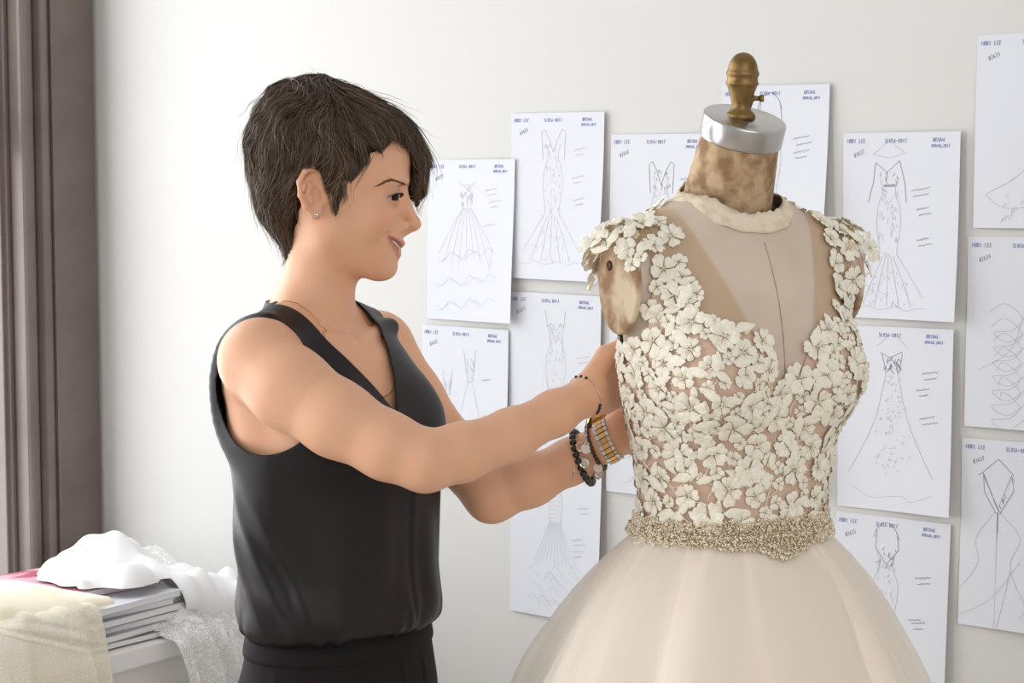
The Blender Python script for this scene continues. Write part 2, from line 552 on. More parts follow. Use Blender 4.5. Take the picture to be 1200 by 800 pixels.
        f += [spline([(X(.25), Y(.10)), (X(.02), Y(.3)), (X(-.10), Y(.50)), (X(-.38), Y(.62))]), spline([(X(.3), Y(.12)), (X(.1), Y(.3))])]
        for k in range(7):
            y = .28 + .085 * k
            f.append(spline([(X(-.30 + .02 * k), Y(y)), (X(-.15), Y(y - .05)), (X(.0), Y(y + .03)), (X(-.08), Y(y + .10)), (X(-.25), Y(y + .12)), (X(-.1), Y(y + .17)), (X(.15), Y(y + .06)), (X(.35), Y(y + .09))]))
        d += [[(X(.26), Y(0)), (X(.30), Y(.05)), (X(.27), Y(.10)), (X(.32), Y(.14))]]
    elif kind == 'train':
        d += [[(X(.36), Y(.0)), (X(.35), Y(.04)), (X(.38), Y(.09))]]
        f += [spline([(X(.40), Y(.20)), (X(.2), Y(.42)), (X(-.05), Y(.62)), (X(-.36), Y(.74))]), [(X(.41), Y(.22)), (X(.22), Y(.44))]]
        f += [spline([(X(-.36), Y(.74)), (X(-.25), Y(.80)), (X(-.1), Y(.82)), (X(.15), Y(.79))])]
        for k in range(30):
            x = rng.uniform(-.25, .4); y = .78 - (x + .4) * .45 + rng.uniform(0, .25)
            f.append([(X(x), Y(y)), (X(x + .02), Y(y - .03)), (X(x + .03), Y(y - .01))])
    elif kind == 'crossed':
        for c2 in (.30, .95):
            def x2(v): return c2 + v
            def y2(v): return .87 - v
            d += [[(x2(0), y2(-.03)), (x2(-.13), y2(.05)), (x2(-.16), y2(.06))], [(x2(0), y2(-.03)), (x2(.13), y2(.05))],
                  [(x2(-.12), y2(.05)), (x2(0), y2(.24)), (x2(.11), y2(.05)), (x2(.13), y2(.13)), (x2(.02), y2(.26))], [(x2(-.12), y2(.05)), (x2(-.11), y2(.15)), (x2(-.01), y2(.26))]]
            for k in range(24):
                t = rng.uniform(0, 1); sg = rng.choice([-1, 1])
                d.append([(x2(sg * .12 * (1 - t)), y2(.06 + .17 * t)), (x2(sg * .12 * (1 - t) + .015), y2(.08 + .17 * t))])
            d += [[(x2(0), y2(.25)), (x2(0), y2(.40))], [(x2(.004), y2(.25)), (x2(.004), y2(.36))]]
            f += [spline([(x2(-.02), y2(.25)), (x2(-.17), y2(.40)), (x2(-.16), y2(.55)), (x2(-.45), y2(.80))]), spline([(x2(.02), y2(.25)), (x2(.19), y2(.38)), (x2(.12), y2(.55)), (x2(.36), y2(.85))]),
                  [(x2(0), y2(.4)), (x2(0), y2(.9))], spline([(x2(.2), y2(.50)), (x2(-.05), y2(.72)), (x2(-.38), y2(.85))]), spline([(x2(-.38), y2(.85)), (x2(-.1), y2(.93)), (x2(.3), y2(.94))]), spline([(x2(.12), y2(.55)), (x2(.06), y2(.75)), (x2(.0), y2(.92))])]
    return d + [], f + [p for p in sym]

def ribbons(strokes, width, surf):
    """strokes in sheet units -> thin quads on the curved sheet"""
    V, F = [], []
    for st in strokes:
        st = [np.array(p, float) for p in st]
        if len(st) < 2:
            continue
        P = [np.array([p[0] * SW, p[1] * SH]) for p in st]
        base = len(V)
        ok = True
        for i, p in enumerate(P):
            t = P[min(i + 1, len(P) - 1)] - P[max(i - 1, 0)]
            t = t / (np.linalg.norm(t) + 1e-9)
            nn = np.array([-t[1], t[0]]) * width / 2
            for sgn in (1, -1):
                q = p + sgn * nn
                u, v = min(max(q[0] / SW, .004), .996), min(max(q[1] / SH, .004), .996)
                V.append(surf(u, v, .00035))
        for i in range(len(P) - 1):
            a = base + 2 * i
            F.append([a, a + 1, a + 3, a + 2])
    return V, F

def sheet(idx, s0, ztop, rot, kind, label, number, lift=(.002, .012, .008), cx=.5, top=.86, sc=.95, style='SLUSA-8017', faint=1.0):
    """s0, ztop: upper left corner on the wall (metres along it, height)"""
    rng = np.random.default_rng(100 + idx)
    c, s = math.cos(rot), math.sin(rot)
    def surf(u, v, e=0.0):
        x = u * SW
        y = -(1 - v) * SH
        off = lift[0] + lift[1] * u ** 2 * (.35 + .65 * (1 - v)) + lift[2] * (1 - v) ** 2 * (.4 + .6 * u) + .0012 * math.sin(5 * v + idx)
        sx = s0 + x * c - y * s
        z = ztop + x * s + y * c
        p = WP0 + WU * sx + WN * (off + e)
        return (p[0], p[1], z)
    base = surf(.5, 0)
    root = empty('gown_sketch_sheet', base)
    nu, nv = 13, 17
    V = []
    for e in (0, -.0003):
        for i in range(nu):
            for j in range(nv):
                V.append(surf(i / (nu - 1), j / (nv - 1), e))
    F = []
    n = nu * nv
    g = grid_faces(nu, nv)
    F += [list(q) for q in g]
    F += [[x + n for x in q][::-1] for q in g]
    rim = [i * nv for i in range(nu)] + [(nu - 1) * nv + j for j in range(1, nv)] + [i * nv + nv - 1 for i in range(nu - 2, -1, -1)] + [j for j in range(nv - 2, 0, -1)]
    for a, b in zip(rim, rim[1:] + rim[:1]):
        F.append([b, a, a + n, b + n])
    obj('paper', V, F, M['paper'], root, smooth=False)
    d, f = gown(rng, kind, cx, top, sc)
    notes = []
    for k in range(3):
        yy = rng.uniform(.35, .82)
        xx = min(cx + .2, .72) + rng.uniform(-.02, .06)
        notes.append(squiggle(rng, xx, yy, rng.uniform(.10, .16), .012, .12))
        if rng.random() < .6:
            notes.append(squiggle(rng, xx + .02, yy - .03, rng.uniform(.08, .14), .010, .12))
    Vd, Fd = ribbons(d + notes, .00085, surf)
    STUFF = obj('pencil_gown', Vd, Fd, M['pencil'] if faint >= 1 else M['pencil_faint'], root, smooth=False)
    STUFF['kind'] = 'stuff'
    Vf, Ff = ribbons(f, .00075 if faint >= 1 else .0005, surf)
    STUFF = obj('pencil_skirt', Vf, Ff, M['pencil_faint'], root, smooth=False)
    STUFF['kind'] = 'stuff'
    tx = []
    def put(txt, x, y, h, rot=0.0, slant=.1):
        w = SW / SH
        res = text_strokes(txt, 0, 0, h, slant, 0)
        o = []
        for st in res:
            q = []
            for a, b in st:
                aa, bb = a * math.cos(rot) - b * math.sin(rot), a * math.sin(rot) + b * math.cos(rot)
                q.append((x + aa / w, y + bb))
            o.append(q)
        return o
    tx += put('MORI LEE', .035, .945, .022)
    tx += put(style, .36, .945, .021)
    tx += put('BRIDAL', .77, .948, .020)
    tx += put('SPRING,2017', .755, .918, .016)
    Vt, Ft = ribbons(tx, .0009, surf)
    STUFF = obj('ink_writing', Vt, Ft, M['ink'], root, smooth=False)
    STUFF['kind'] = 'stuff'
    Vn, Fn = ribbons(put('#' + number, .10, .865, .022, .42), .0009, surf)
    STUFF = obj('pencil_number', Vn, Fn, M['pencil'], root, smooth=False)
    STUFF['kind'] = 'stuff'
    tag(root, label, 'sketch', 'gown sketches pinned on the white wall')
    return root

SHEETS = [
 (-.897, 1.547, -.002, 'ball', 'ballgown sketch sheet in front of the woman\'s face, leftmost of the top sheets', '7621', .46, .86, .90, .9),
 (-.718, 1.624, -.004, 'mermaid_v', 'V-neck mermaid gown sketch sheet high on the wall left of the dress form', '7625', .46, .90, .92, .9),
 (-.910, 1.257, -.010, 'duo', 'sheet with two small gown drawings behind the woman\'s far upper arm', '7622', .5, .86, .9, .9),
 (-.722, 1.322, -.012, 'mermaid_strap', 'strappy mermaid gown sketch sheet behind the woman\'s wrists', '7629', .52, .88, .92, .9),
 (-.718, 1.048, -.008, 'tiered', 'ruffled tiered gown sketch sheet below the forearms, left of the skirt', '7628', .50, .80, .88, .9),
 (-.518, 1.586, -.004, 'mermaid_v', 'gown sketch sheet directly left of the dress form\'s neck', '7642', .52, .84, .9, 1),
 (-.520, 1.275, -.012, 'ball2', 'mostly hidden sketch sheet behind the bodice by the watch', '7640', .5, .86, .9, .9),
 (-.313, 1.659, -.006, 'halter', 'gown sketch sheet behind the brass finial and neck cap', '7646', .46, .87, .9, 1),
 (-.318, 1.305, -.010, 'aline', 'mostly hidden sketch sheet behind the right waist of the dress', '7639', .5, .86, .9, .9),
 (-.101, 1.583, .003, 'sleeved', 'long-sleeved mermaid gown sketch sheet beside the form\'s right cap sleeve', '7637', .40, .84, .90, 1),
 (-.106, 1.291, .010, 'aline', 'strapless A-line gown sketch sheet right of the bodice', '7638', .48, .86, .88, 1),
 (-.106, 1.003, -.008, 'halter', 'keyhole-neck mermaid gown sketch sheet right of the full skirt', '7635', .46, .88, .88, 1),
 (.108, 1.722, .004, 'train', 'long-train gown sketch sheet at the top right corner of the wall', '7633', .42, .84, .9, 1),
 (.100, 1.430, .006, 'ruffle', 'ruffled gown sketch sheet in the middle of the rightmost column', '7634', .45, .86, .9, 1),
 (.097, 1.133, .002, 'crossed', 'two crossing sheath gowns sketch sheet, lowest of the rightmost column', '7632', .5, .86, .9, 1),
]
for i, (s0, zt, rt, kind, lab, num, cx, tp, sc, fa) in enumerate(SHEETS):
    rr = np.random.default_rng(i)
    sheet(i, s0, zt, rt, kind, lab, num, (.0025, .006 + .008 * rr.random(), .004 + .006 * rr.random()), cx, tp, sc, faint=fa)
# ------------------------------------------------------------------ implicit surfaces (numpy) -> smooth continuous meshes
def smin(a, b, k):
    h = np.clip(.5 + .5 * (b - a) / k, 0, 1)
    return b + (a - b) * h - k * h * (1 - h)
def smax(a, b, k):
    return -smin(-a, -b, k)
def ell(P, c, r):
    q = P - np.asarray(c, np.float32)
    r = np.asarray(r, np.float32)
    k0 = np.sqrt(((q / r) ** 2).sum(-1)) + 1e-9
    k1 = np.sqrt(((q / (r * r)) ** 2).sum(-1)) + 1e-9
    return k0 * (k0 - 1) / k1
def cone(P, a, b, ra, rb):
    a = np.asarray(a, np.float32)
    b = np.asarray(b, np.float32)
    ba = b - a
    pa = P - a
    h = np.clip((pa @ ba) / (ba @ ba), 0, 1)
    return np.sqrt(((pa - h[..., None] * ba) ** 2).sum(-1)) - (ra + (rb - ra) * h)
def chain(P, pts, rs, k=.01):
    d = None
    for i in range(len(pts) - 1):
        e = cone(P, pts[i], pts[i + 1], rs[i], rs[i + 1])
        d = e if d is None else smin(d, e, k)
    return d
def poly2(x, z, pts):
    """signed distance to a polygon in the x-z plane (negative inside)"""
    pts = np.asarray(pts, np.float32)
    n = len(pts)
    d = np.full(x.shape, 1e9, np.float32)
    s = np.ones(x.shape, np.float32)
    for i in range(n):
        j = (i - 1) % n
        ex, ez = pts[j] - pts[i]
        wx, wz = x - pts[i, 0], z - pts[i, 1]
        t = np.clip((wx * ex + wz * ez) / (ex * ex + ez * ez + 1e-12), 0, 1)
        bx, bz = wx - ex * t, wz - ez * t
        d = np.minimum(d, bx * bx + bz * bz)
        c1 = z >= pts[i, 1]
        c2 = z < pts[j, 1]
        c3 = ex * wz > ez * wx
        flip = (c1 & c2 & c3) | (~c1 & ~c2 & ~c3)
        s = np.where(flip, -s, s)
    return s * np.sqrt(d)

class Loft:
    """elliptic sections along z: rows of (z, cx, cy, rx, ry_front, ry_back); x lateral, y front"""
    def __init__(self, rows, sm=9):
        rows = sorted(rows)
        R = np.array(rows, float)
        self.z = np.linspace(R[0, 0], R[-1, 0], 240)
        self.c = []
        for k in range(1, 6):
            v = np.interp(self.z, R[:, 0], R[:, k])
            ker = np.hanning(2 * sm + 3)[1:-1]
            ker /= ker.sum()
            vp = np.concatenate([np.full(sm, v[0]), v, np.full(sm, v[-1])])
            self.c.append(np.convolve(vp, ker, 'valid'))
    def at(self, z):
        return [np.interp(z, self.z, c) for c in self.c]
    def __call__(self, x, y, z, cap=.02):
        cx, cy, rx, rf, rb = self.at(z)
        dy = y - cy
        ry = np.where(dy > 0, rf, rb)
        q = np.sqrt(((x - cx) / rx) ** 2 + (dy / ry) ** 2)
        k1 = np.sqrt(((x - cx) / rx ** 2) ** 2 + (dy / ry ** 2) ** 2) + 1e-6
        d = np.maximum(q * (q - 1) / k1, -np.minimum(rx, ry))
        dz = np.maximum(self.z[0] - z, z - self.z[-1])
        return smax(d, dz, cap).astype(np.float32)

def isosurface(fn, lo, hi, h, newton=2):
    """sparse block evaluation + surface nets; returns V, quads"""
    lo = np.asarray(lo, float)
    hi = np.asarray(hi, float)
    B = 8
    nb = np.ceil((hi - lo) / (h * B)).astype(int)
    n = nb * B
    ax = [lo[k] + (np.arange(nb[k]) * B + (B - 1) / 2) * h for k in range(3)]
    g = np.stack(np.meshgrid(*ax, indexing='ij'), -1).reshape(-1, 3).astype(np.float32)
    d = np.concatenate([fn(c) for c in np.array_split(g, max(1, len(g) // 200000 + 1))])
    act = np.abs(d) < h * B * 1.9
    D = np.repeat(np.repeat(np.repeat(np.where(d.reshape(nb) < 0, -1, 1).astype(np.float32), B, 0), B, 1), B, 2)
    ids = np.nonzero(act)[0]
    off = np.stack(np.meshgrid(*[np.arange(B)] * 3, indexing='ij'), -1).reshape(-1, 3)
    bi = np.stack(np.unravel_index(ids, nb), -1) * B
    for chunk in np.array_split(bi, max(1, len(bi) // 600 + 1)):
        idx = (chunk[:, None, :] + off[None]).reshape(-1, 3)
        P = (lo + idx * h).astype(np.float32)
        D[idx[:, 0], idx[:, 1], idx[:, 2]] = fn(P)
    S = D < 0
    cells = S[:-1, :-1, :-1].astype(np.uint8)
    tot = np.zeros(cells.shape, np.uint8)
    for dx in (0, 1):
        for dy in (0, 1):
            for dz in (0, 1):
                tot += S[dx:S.shape[0] - 1 + dx, dy:S.shape[1] - 1 + dy, dz:S.shape[2] - 1 + dz]
    ci = np.argwhere((tot > 0) & (tot < 8))
    cor = np.array([(dx, dy, dz) for dx in (0, 1) for dy in (0, 1) for dz in (0, 1)])
    vals = np.stack([D[ci[:, 0] + c[0], ci[:, 1] + c[1], ci[:, 2] + c[2]] for c in cor], -1)
    acc = np.zeros((len(ci), 3))
    cnt = np.zeros(len(ci))
    for a in range(8):
        for b in range(a + 1, 8):
            if np.abs(cor[a] - cor[b]).sum() != 1:
                continue
            va, vb = vals[:, a], vals[:, b]
            m = (va < 0) != (vb < 0)
            t = va[m] / (va[m] - vb[m])
            acc[m] += cor[a] + t[:, None] * (cor[b] - cor[a])
            cnt[m] += 1
    V = lo + (ci + acc / cnt[:, None]) * h
    imap = np.full(tot.shape, -1, np.int32)
    imap[ci[:, 0], ci[:, 1], ci[:, 2]] = np.arange(len(ci))
    quads = []
    for axis in range(3):
        sl0 = [slice(None)] * 3
        sl1 = [slice(None)] * 3
        sl0[axis] = slice(0, -1)
        sl1[axis] = slice(1, None)
        ch = np.argwhere(S[tuple(sl0)] != S[tuple(sl1)])
        u, v = (axis + 1) % 3, (axis + 2) % 3
        ch = ch[(ch[:, u] > 0) & (ch[:, v] > 0) & (ch[:, u] < tot.shape[u]) & (ch[:, v] < tot.shape[v])]
        inside = S[ch[:, 0], ch[:, 1], ch[:, 2]]
        q = []
        for du, dv in ((1, 1), (0, 1), (0, 0), (1, 0)):
            c = ch.copy()
            c[:, u] -= du
            c[:, v] -= dv
            q.append(imap[c[:, 0], c[:, 1], c[:, 2]])
        q = np.stack(q, -1)
        q[~inside] = q[~inside][:, ::-1]
        quads.append(q)
    Q = np.concatenate(quads)
    Q = Q[(Q >= 0).all(1)]
    for it in range(newton):
        f, gr = fgrad(fn, V, h * .5)
        st = f / np.maximum((gr ** 2).sum(-1), .15)
        V = V - np.clip(st, -h, h)[:, None] * gr
    return V, Q

def fgrad(fn, V, e):
    V = np.asarray(V, float)
    f = fn(V.astype(np.float32)).astype(float)
    gr = np.empty_like(V)
    for k in range(3):
        dv = np.zeros(3)
        dv[k] = e
        gr[:, k] = (fn((V + dv).astype(np.float32)) - fn((V - dv).astype(np.float32))) / (2 * e)
    return f, gr

def normals(V, Q):
    n = np.zeros_like(V)
    a, b, c = V[Q[:, 0]], V[Q[:, 1]], V[Q[:, 2]]
    fn_ = np.cross(b - a, c - a)
    for k in range(Q.shape[1]):
        np.add.at(n, Q[:, k], fn_)
    return n / (np.linalg.norm(n, axis=1, keepdims=True) + 1e-12)

def clip_mesh(V, Q, field):
    """keep the side field > 0, cutting faces cleanly along field = 0; returns V, tris"""
    T = np.concatenate([Q[:, [0, 1, 2]], Q[:, [0, 2, 3]]]) if Q.shape[1] == 4 else Q
    pos = field > 0
    npos = pos[T].sum(1)
    keep = [T[npos == 3]]
    V = list(map(tuple, V))
    cache = {}
    extra = []
    def cut(a, b):
        k = (a, b) if a < b else (b, a)
        if k not in cache:
            t = field[a] / (field[a] - field[b])
            va, vb = np.array(V[a]), np.array(V[b])
            V.append(tuple(va + t * (vb - va)))
            cache[k] = len(V) - 1
        return cache[k]
    for t in T[(npos == 1) | (npos == 2)]:
        p = [pos[i] for i in t]
        poly = []
        for i in range(3):
            a, b = int(t[i]), int(t[(i + 1) % 3])
            if pos[a]:
                poly.append(a)
            if pos[a] != pos[b]:
                poly.append(cut(a, b))
        for i in range(1, len(poly) - 1):
            extra.append((poly[0], poly[i], poly[i + 1]))
    T = np.concatenate(keep + ([np.array(extra)] if extra else []))
    V = np.array(V)
    used = np.unique(T)
    mp = np.full(len(V), -1)
    mp[used] = np.arange(len(used))
    return V[used], mp[T]

def set_colors(o, cols, name='Col'):
    a = o.data.color_attributes.new(name, 'FLOAT_COLOR', 'POINT')
    a.data.foreach_set('color', np.concatenate([cols, np.ones((len(cols), 1))], 1).astype(np.float32).ravel())

def solidify(o, t, offset=1):
    s = o.modifiers.new('solidify', 'SOLIDIFY')
    s.thickness = t
    s.offset = offset
    return o
# ------------------------------------------------------------------ the woman
M['skin'] = mat('skin', srgb(214, 166, 136), 0.48, sss=0.15, attr='Col', spec=0.4, bump=(420, .05, .0006))
M['hair'] = mat('dark_brown_hair', (0.035, 0.024, 0.018), 0.42, attr='Col', spec=0.35)
M['hair_base'] = mat('dark_brown_hair_mass', (0.022, 0.015, 0.010), 0.95, spec=0.05)
M['black_silk'] = mat('black_silk', srgb(22, 16, 19), 0.5, spec=0.34, bump=(900, .08, .0004))
M['black_wool'] = mat('black_trouser_cloth', srgb(26, 22, 24), 0.8, spec=0.2, bump=(900, .1, .0004))
M['eye_white'] = mat('eye_white', (0.60, 0.54, 0.50), 0.3, spec=.2)
M['iris'] = mat('brown_iris', (0.022, 0.011, 0.007), 0.4, spec=.12)
M['lash'] = mat('lash', (0.012, 0.009, 0.008), 0.6)
M['brow'] = mat('eyebrow_hair', srgb(128, 88, 64), 0.8, spec=.1)
M['teeth'] = mat('teeth', (0.80, 0.77, 0.72), 0.25)
M['leather'] = mat('black_leather', (0.02, 0.018, 0.018), 0.4)

DW = 2.42                                     # her distance
TF = np.array([math.cos(math.radians(35)), -math.sin(math.radians(35)), 0])   # chest faces right and to the camera
TL = np.array([math.sin(math.radians(35)), math.cos(math.radians(35)), 0])    # her left, away from the camera
TC = W(372, 420, DW)                          # between the shoulders
HO = W(385, 232, DW)                          # ear canal level, head middle
PSI = math.radians(3)
HF = np.array([math.cos(PSI), -math.sin(PSI), 0])
HL = np.array([math.sin(PSI), math.cos(PSI), 0])
HM = np.stack([HF, HL, ZUP]).astype(np.float32)
TM = np.stack([TL, TF, ZUP]).astype(np.float32)      # local x lateral (her left +), y front, z
def to_head(P):
    return (P - HO.astype(np.float32)) @ HM.T
def from_head(q):
    return HO + np.asarray(q, float) @ HM.astype(float)
def to_torso(P):
    return (P - TC.astype(np.float32)) @ TM.T
def hpx(px, py):
    return ((px - 385) / 950.0, (232 - py) / 950.0)
def zt(py, px=390, d=DW):
    return W(px, py, d)[2] - TC[2]

EYE = np.array([.0785, .0300, .0030])
ER = .0122
def head_base(q):
    """q in head coordinates: x forward, y her left, z up"""
    x, y, z = q[..., 0], q[..., 1], q[..., 2]
    s = np.stack([x, np.abs(y), z], -1)                     # mirrored
    d = ell(q, (.006, 0, .048), (.090, .072, .074))
    d = smin(d, ell(q, (.040, 0, .045), (.057, .060, .056)), .02)
    d = smin(d, ell(q, (.010, 0, -.004), (.062, .064, .070)), .03)
    d = smin(d, ell(q, (.040, 0, -.030), (.052, .050, .060)), .02)
    d = smin(d, ell(q, (.0595, 0, -.052), (.0265, .0285, .034)), .014)
    d = smin(d, cone(s, (.006, .044, -.048), (.060, .014, -.0835), .016, .0130), .030)
    d = smin(d, ell(q, (.0675, 0, -.0865), (.0158, .018, .0140)), .010)
    d = smin(d, ell(s, (.060, .036, -.024), (.022, .020, .022)), .018)      # cheeks
    d = smin(d, ell(s, (.078, .018, .021), (.022, .028, .011)), .012)       # brow
    d = smax(d, -ell(s, (.098, .034, .004), (.013, .016, .011)), .012)      # sockets
    # nose
    d = smin(d, cone(q, (.0915, 0, .006), (.1040, 0, -.0265), .0058, .0066), .010)
    d = smin(d, ell(q, (.1060, 0, -.0318), (.0084, .0074, .0070)), .006)
    d = smin(d, cone(q, (.1055, 0, -.0355), (.0930, 0, -.0425), .0042, .0046), .005)
    d = smin(d, ell(s, (.0910, .0118, -.0338), (.0095, .0060, .0080)), .0055)
    d = smax(d, -ell(s, (.1015, .0088, -.0402), (.0055, .0032, .0030)), .002)
    # lids
    d = smin(d, ell(s, EYE, (ER + .0019,) * 3), .006)
    f = s - EYE.astype(np.float32)
    ex = f[..., 0] * math.cos(.45) + f[..., 1] * math.sin(.45)
    ey = -f[..., 0] * math.sin(.45) + f[..., 1] * math.cos(.45)
    am = np.sqrt((ey / .0120) ** 2 + ((f[..., 2] + .0008 + .12 * np.abs(ey)) / .0040) ** 2)
    cut = smax((am - 1) * .0040, .004 - ex, .001)
    d = smax(d, -cut, .0016)
    return d

def face_x(y, z):
    xs = np.linspace(.13, .03, 401)
    q = np.stack([xs, np.full(401, y), np.full(401, z)], -1).astype(np.float32)
    return xs[int(np.argmax(head_base(q) < 0))]
def arch(rows):
    pts = [(face_x(y, z) + dx, -y, z) for y, z, dx in rows]
    return pts + [(a, -b, c) for a, b, c in pts[::-1][1:]]
LIP_U = arch([(.0350, -.0462, -.0008), (.0295, -.0484, -.0004), (.0225, -.0510, .0002), (.0150, -.0538, .0002), (.0070, -.0560, .0004), (0, -.0566, .0)])
LIP_L = arch([(.0345, -.0472, -.0010), (.0290, -.0522, -.0008), (.0218, -.0584, -.0006), (.0140, -.0652, -.0016), (.0065, -.0700, -.0022), (0, -.0716, -.0024)])
MOUTH = arch([(.0365, -.0460, .0006), (.0300, -.0500, .0018), (.0228, -.0540, .0028), (.0150, -.0586, .0028), (.0070, -.0622, .0032), (0, -.0634, .0032)])
RU = [.0010, .0019, .0026, .0032, .0036, .0033, .0036, .0032, .0026, .0019, .0010]
RL = [.0010, .0021, .0031, .0038, .0042, .0043, .0042, .0038, .0031, .0021, .0010]
RM = [.0012, .0023, .0030, .0032, .0027, .0019, .0027, .0032, .0030, .0023, .0012]

def head_fn(q):
    s = np.stack([q[..., 0], np.abs(q[..., 1]), q[..., 2]], -1)
    d = head_base(q)
    # mouth
    d = smin(d, chain(q, LIP_U, RU, .002), .0035)
    d = smin(d, chain(q, LIP_L, RL, .002), .0035)
    d = smax(d, -chain(q, MOUTH, RM, .001), .0012)
    mc = MOUTH[-1]
    d = smax(d, -ell(s, (mc[0] - .001, mc[1] + .003, mc[2]), (.004, .0035, .005)), .006)
    # ears
    hel = [(.006, .066, .010), (.003, .071, .026), (-.006, .077, .0355), (-.016, .081, .033), (-.0225, .0835, .020), (-.0215, .082, .004), (-.016, .0785, -.010), (-.008, .0735, -.0185)]
    e = ell(s, (-.008, .070, .006), (.0145, .0065, .0275))
    e = smin(e, cone(s, (-.006, .055, .004), (-.008, .072, .006), .016, .012), .006)
    e = smax(e, -ell(s, (-.0035, .0805, .004), (.0085, .0085, .013)), .003)
    e = smax(e, -cone(s, (-.003, .082, .025), (-.016, .087, .016), .0042, .0042), .003)
    e = smin(e, chain(s, hel, [.0026, .0030, .0032, .0032, .0032, .0030, .0030, .0036], .003), .0025)
    e = smin(e, ell(s, (-.0045, .0715, -.0175), (.0078, .0036, .0078)), .004)
    e = smin(e, ell(s, (.0060, .0690, .000), (.0036, .0045, .0062)), .004)
    e = smin(e, cone(s, (-.010, .0765, -.004), (-.012, .0785, .018), .0028, .0026), .003)
    return smin(d, e, .006)

# arms: (px, py, distance, radius)
def P_(l):
    return [W(a, b, c) for a, b, c, r in l], [r for a, b, c, r in l]
RARM = [(303, 424, 2.285, .0470), (340, 455, 2.255, .0470), (395, 491, 2.230, .0425), (455, 523, 2.215, .0370), (498, 540, 2.210, .0335), (540, 530, 2.230, .0320), (600, 509, 2.270, .0290), (650, 484, 2.315, .0255), (690, 462, 2.360, .0225)]
LARM = [(446, 408, 2.550, .0440), (482, 466, 2.540, .0400), (528, 527, 2.520, .0360), (576, 581, 2.490, .0325), (622, 563, 2.485, .0315), (670, 540, 2.475, .0275), (716, 514, 2.465, .0232)]
RP, RR = P_(RARM)
LP, LR = P_(LARM)

def hand_prims(wrist, e1, e2, e3, curl=.55):
    """e1 along the fingers, e2 towards the thumb, e3 palm normal"""
    e1, e2, e3 = [v / np.linalg.norm(v) for v in (e1, e2, e3)]
    def p(a, b, c):
        return wrist + e1 * a + e2 * b + e3 * c
    pr = []
    pr.append(([p(-.005, 0, 0), p(.035, .016, 0), p(.078, .026, .004)], [.016, .0140, .0105]))
    pr.append(([p(-.005, 0, 0), p(.035, .0, -.001), p(.080, .008, .0)], [.016, .0140, .0105]))
    pr.append(([p(-.005, 0, 0), p(.035, -.014, 0), p(.076, -.010, .001)], [.016, .0135, .0100]))
    pr.append(([p(-.005, -.004, 0), p(.032, -.022, .002), p(.068, -.027, .004)], [.014, .0120, .0095]))
    for off, b0, L in ((.078, .026, .070), (.080, .008, .078), (.076, -.010, .072), (.068, -.027, .056)):
        a = 0.0
        pos = np.array([off, b0, .002])
        pts = [p(*pos)]
        for seg, fr, r in ((0, .45, .0088), (1, .30, .0080), (2, .25, .0070)):
            a += curl * (.7 if seg == 0 else 1.0)
            pos = pos + L * fr * np.array([math.cos(a), b0 * .12, math.sin(a)])
            pts.append(p(*pos))
        pr.append((pts, [.0096, .0086, .0078, .0066]))
    pr.append(([p(.008, .016, .004), p(.036, .040, .016), p(.060, .046, .030), p(.080, .040, .044)], [.015, .0118, .0098, .0076]))
    return pr
def nrm(v):
    return v / np.linalg.norm(v)
RH_W = RP[-1]
rh_dir = nrm(W(735, 432, 2.455) - RH_W)
RH = hand_prims(RH_W, rh_dir, np.array([-.15, .1, 1.0]) - rh_dir * (np.array([-.15, .1, 1.0]) @ rh_dir), np.cross(rh_dir, ZUP) * 1.0 + 0 * ZUP, .42)
LH_W = LP[-1]
lh_dir = nrm(W(770, 484, 2.515) - LH_W)
LH = hand_prims(LH_W, lh_dir, np.array([-.15, -.1, 1.0]) - lh_dir * (np.array([-.15, -.1, 1.0]) @ lh_dir), np.cross(lh_dir, ZUP), .42)

NECK_T = W(386, 276, DW)
NECK_B = W(366, 372, DW)
SH_R = to_torso(RP[0][None].astype(np.float32))[0].astype(float)
SH_L = to_torso(LP[0][None].astype(np.float32))[0].astype(float)
NB_T = to_torso(NECK_B[None].astype(np.float32))[0].astype(float)

rib = Loft([(zt(385), 0, .005, .075, .050, .055), (zt(410), 0, .012, .115, .068, .070), (zt(450), 0, .018, .138, .083, .078), (zt(500), 0, .022, .140, .090, .076),
            (zt(560), 0, .024, .128, .085, .070), (zt(640), 0, .026, .114, .078, .068), (zt(700), 0, .028, .114, .078, .072), (zt(735), 0, .030, .116, .080, .074)])
def torso_fn(P):
    t = to_torso(P)
    d = rib(t[..., 0], t[..., 1], t[..., 2], .03)
    d = smin(d, cone(P, NECK_T, NECK_B, .0455, .0440), .012)
    for S in (SH_R, SH_L):
        a = NB_T + np.array([0, -.006, -.002])
        b = np.array([S[0] * .93, S[1] - .004, S[2] + .006])
        d = smin(d, cone(t, a, b, .036, .040), .035)
    lat = [(-.100, SH_R[1] - .040, SH_R[2] + .010), (-.112, SH_R[1] - .044, SH_R[2] - .030), (-.112, SH_R[1] - .034, SH_R[2] - .090)]
    d = smin(d, chain(t, lat, [.024, .030, .032], .01), .02)
    # collar bones
    s = np.stack([np.abs(t[..., 0]), t[..., 1], t[..., 2]], -1)
    d = smin(d, cone(s, (.012, .058, zt(398)), (.10, .035, zt(388)), .006, .007), .016)
    d = smin(d, ell(s, (.068, .075, zt(500)), (.060, .048, .060)), .03)
    return d

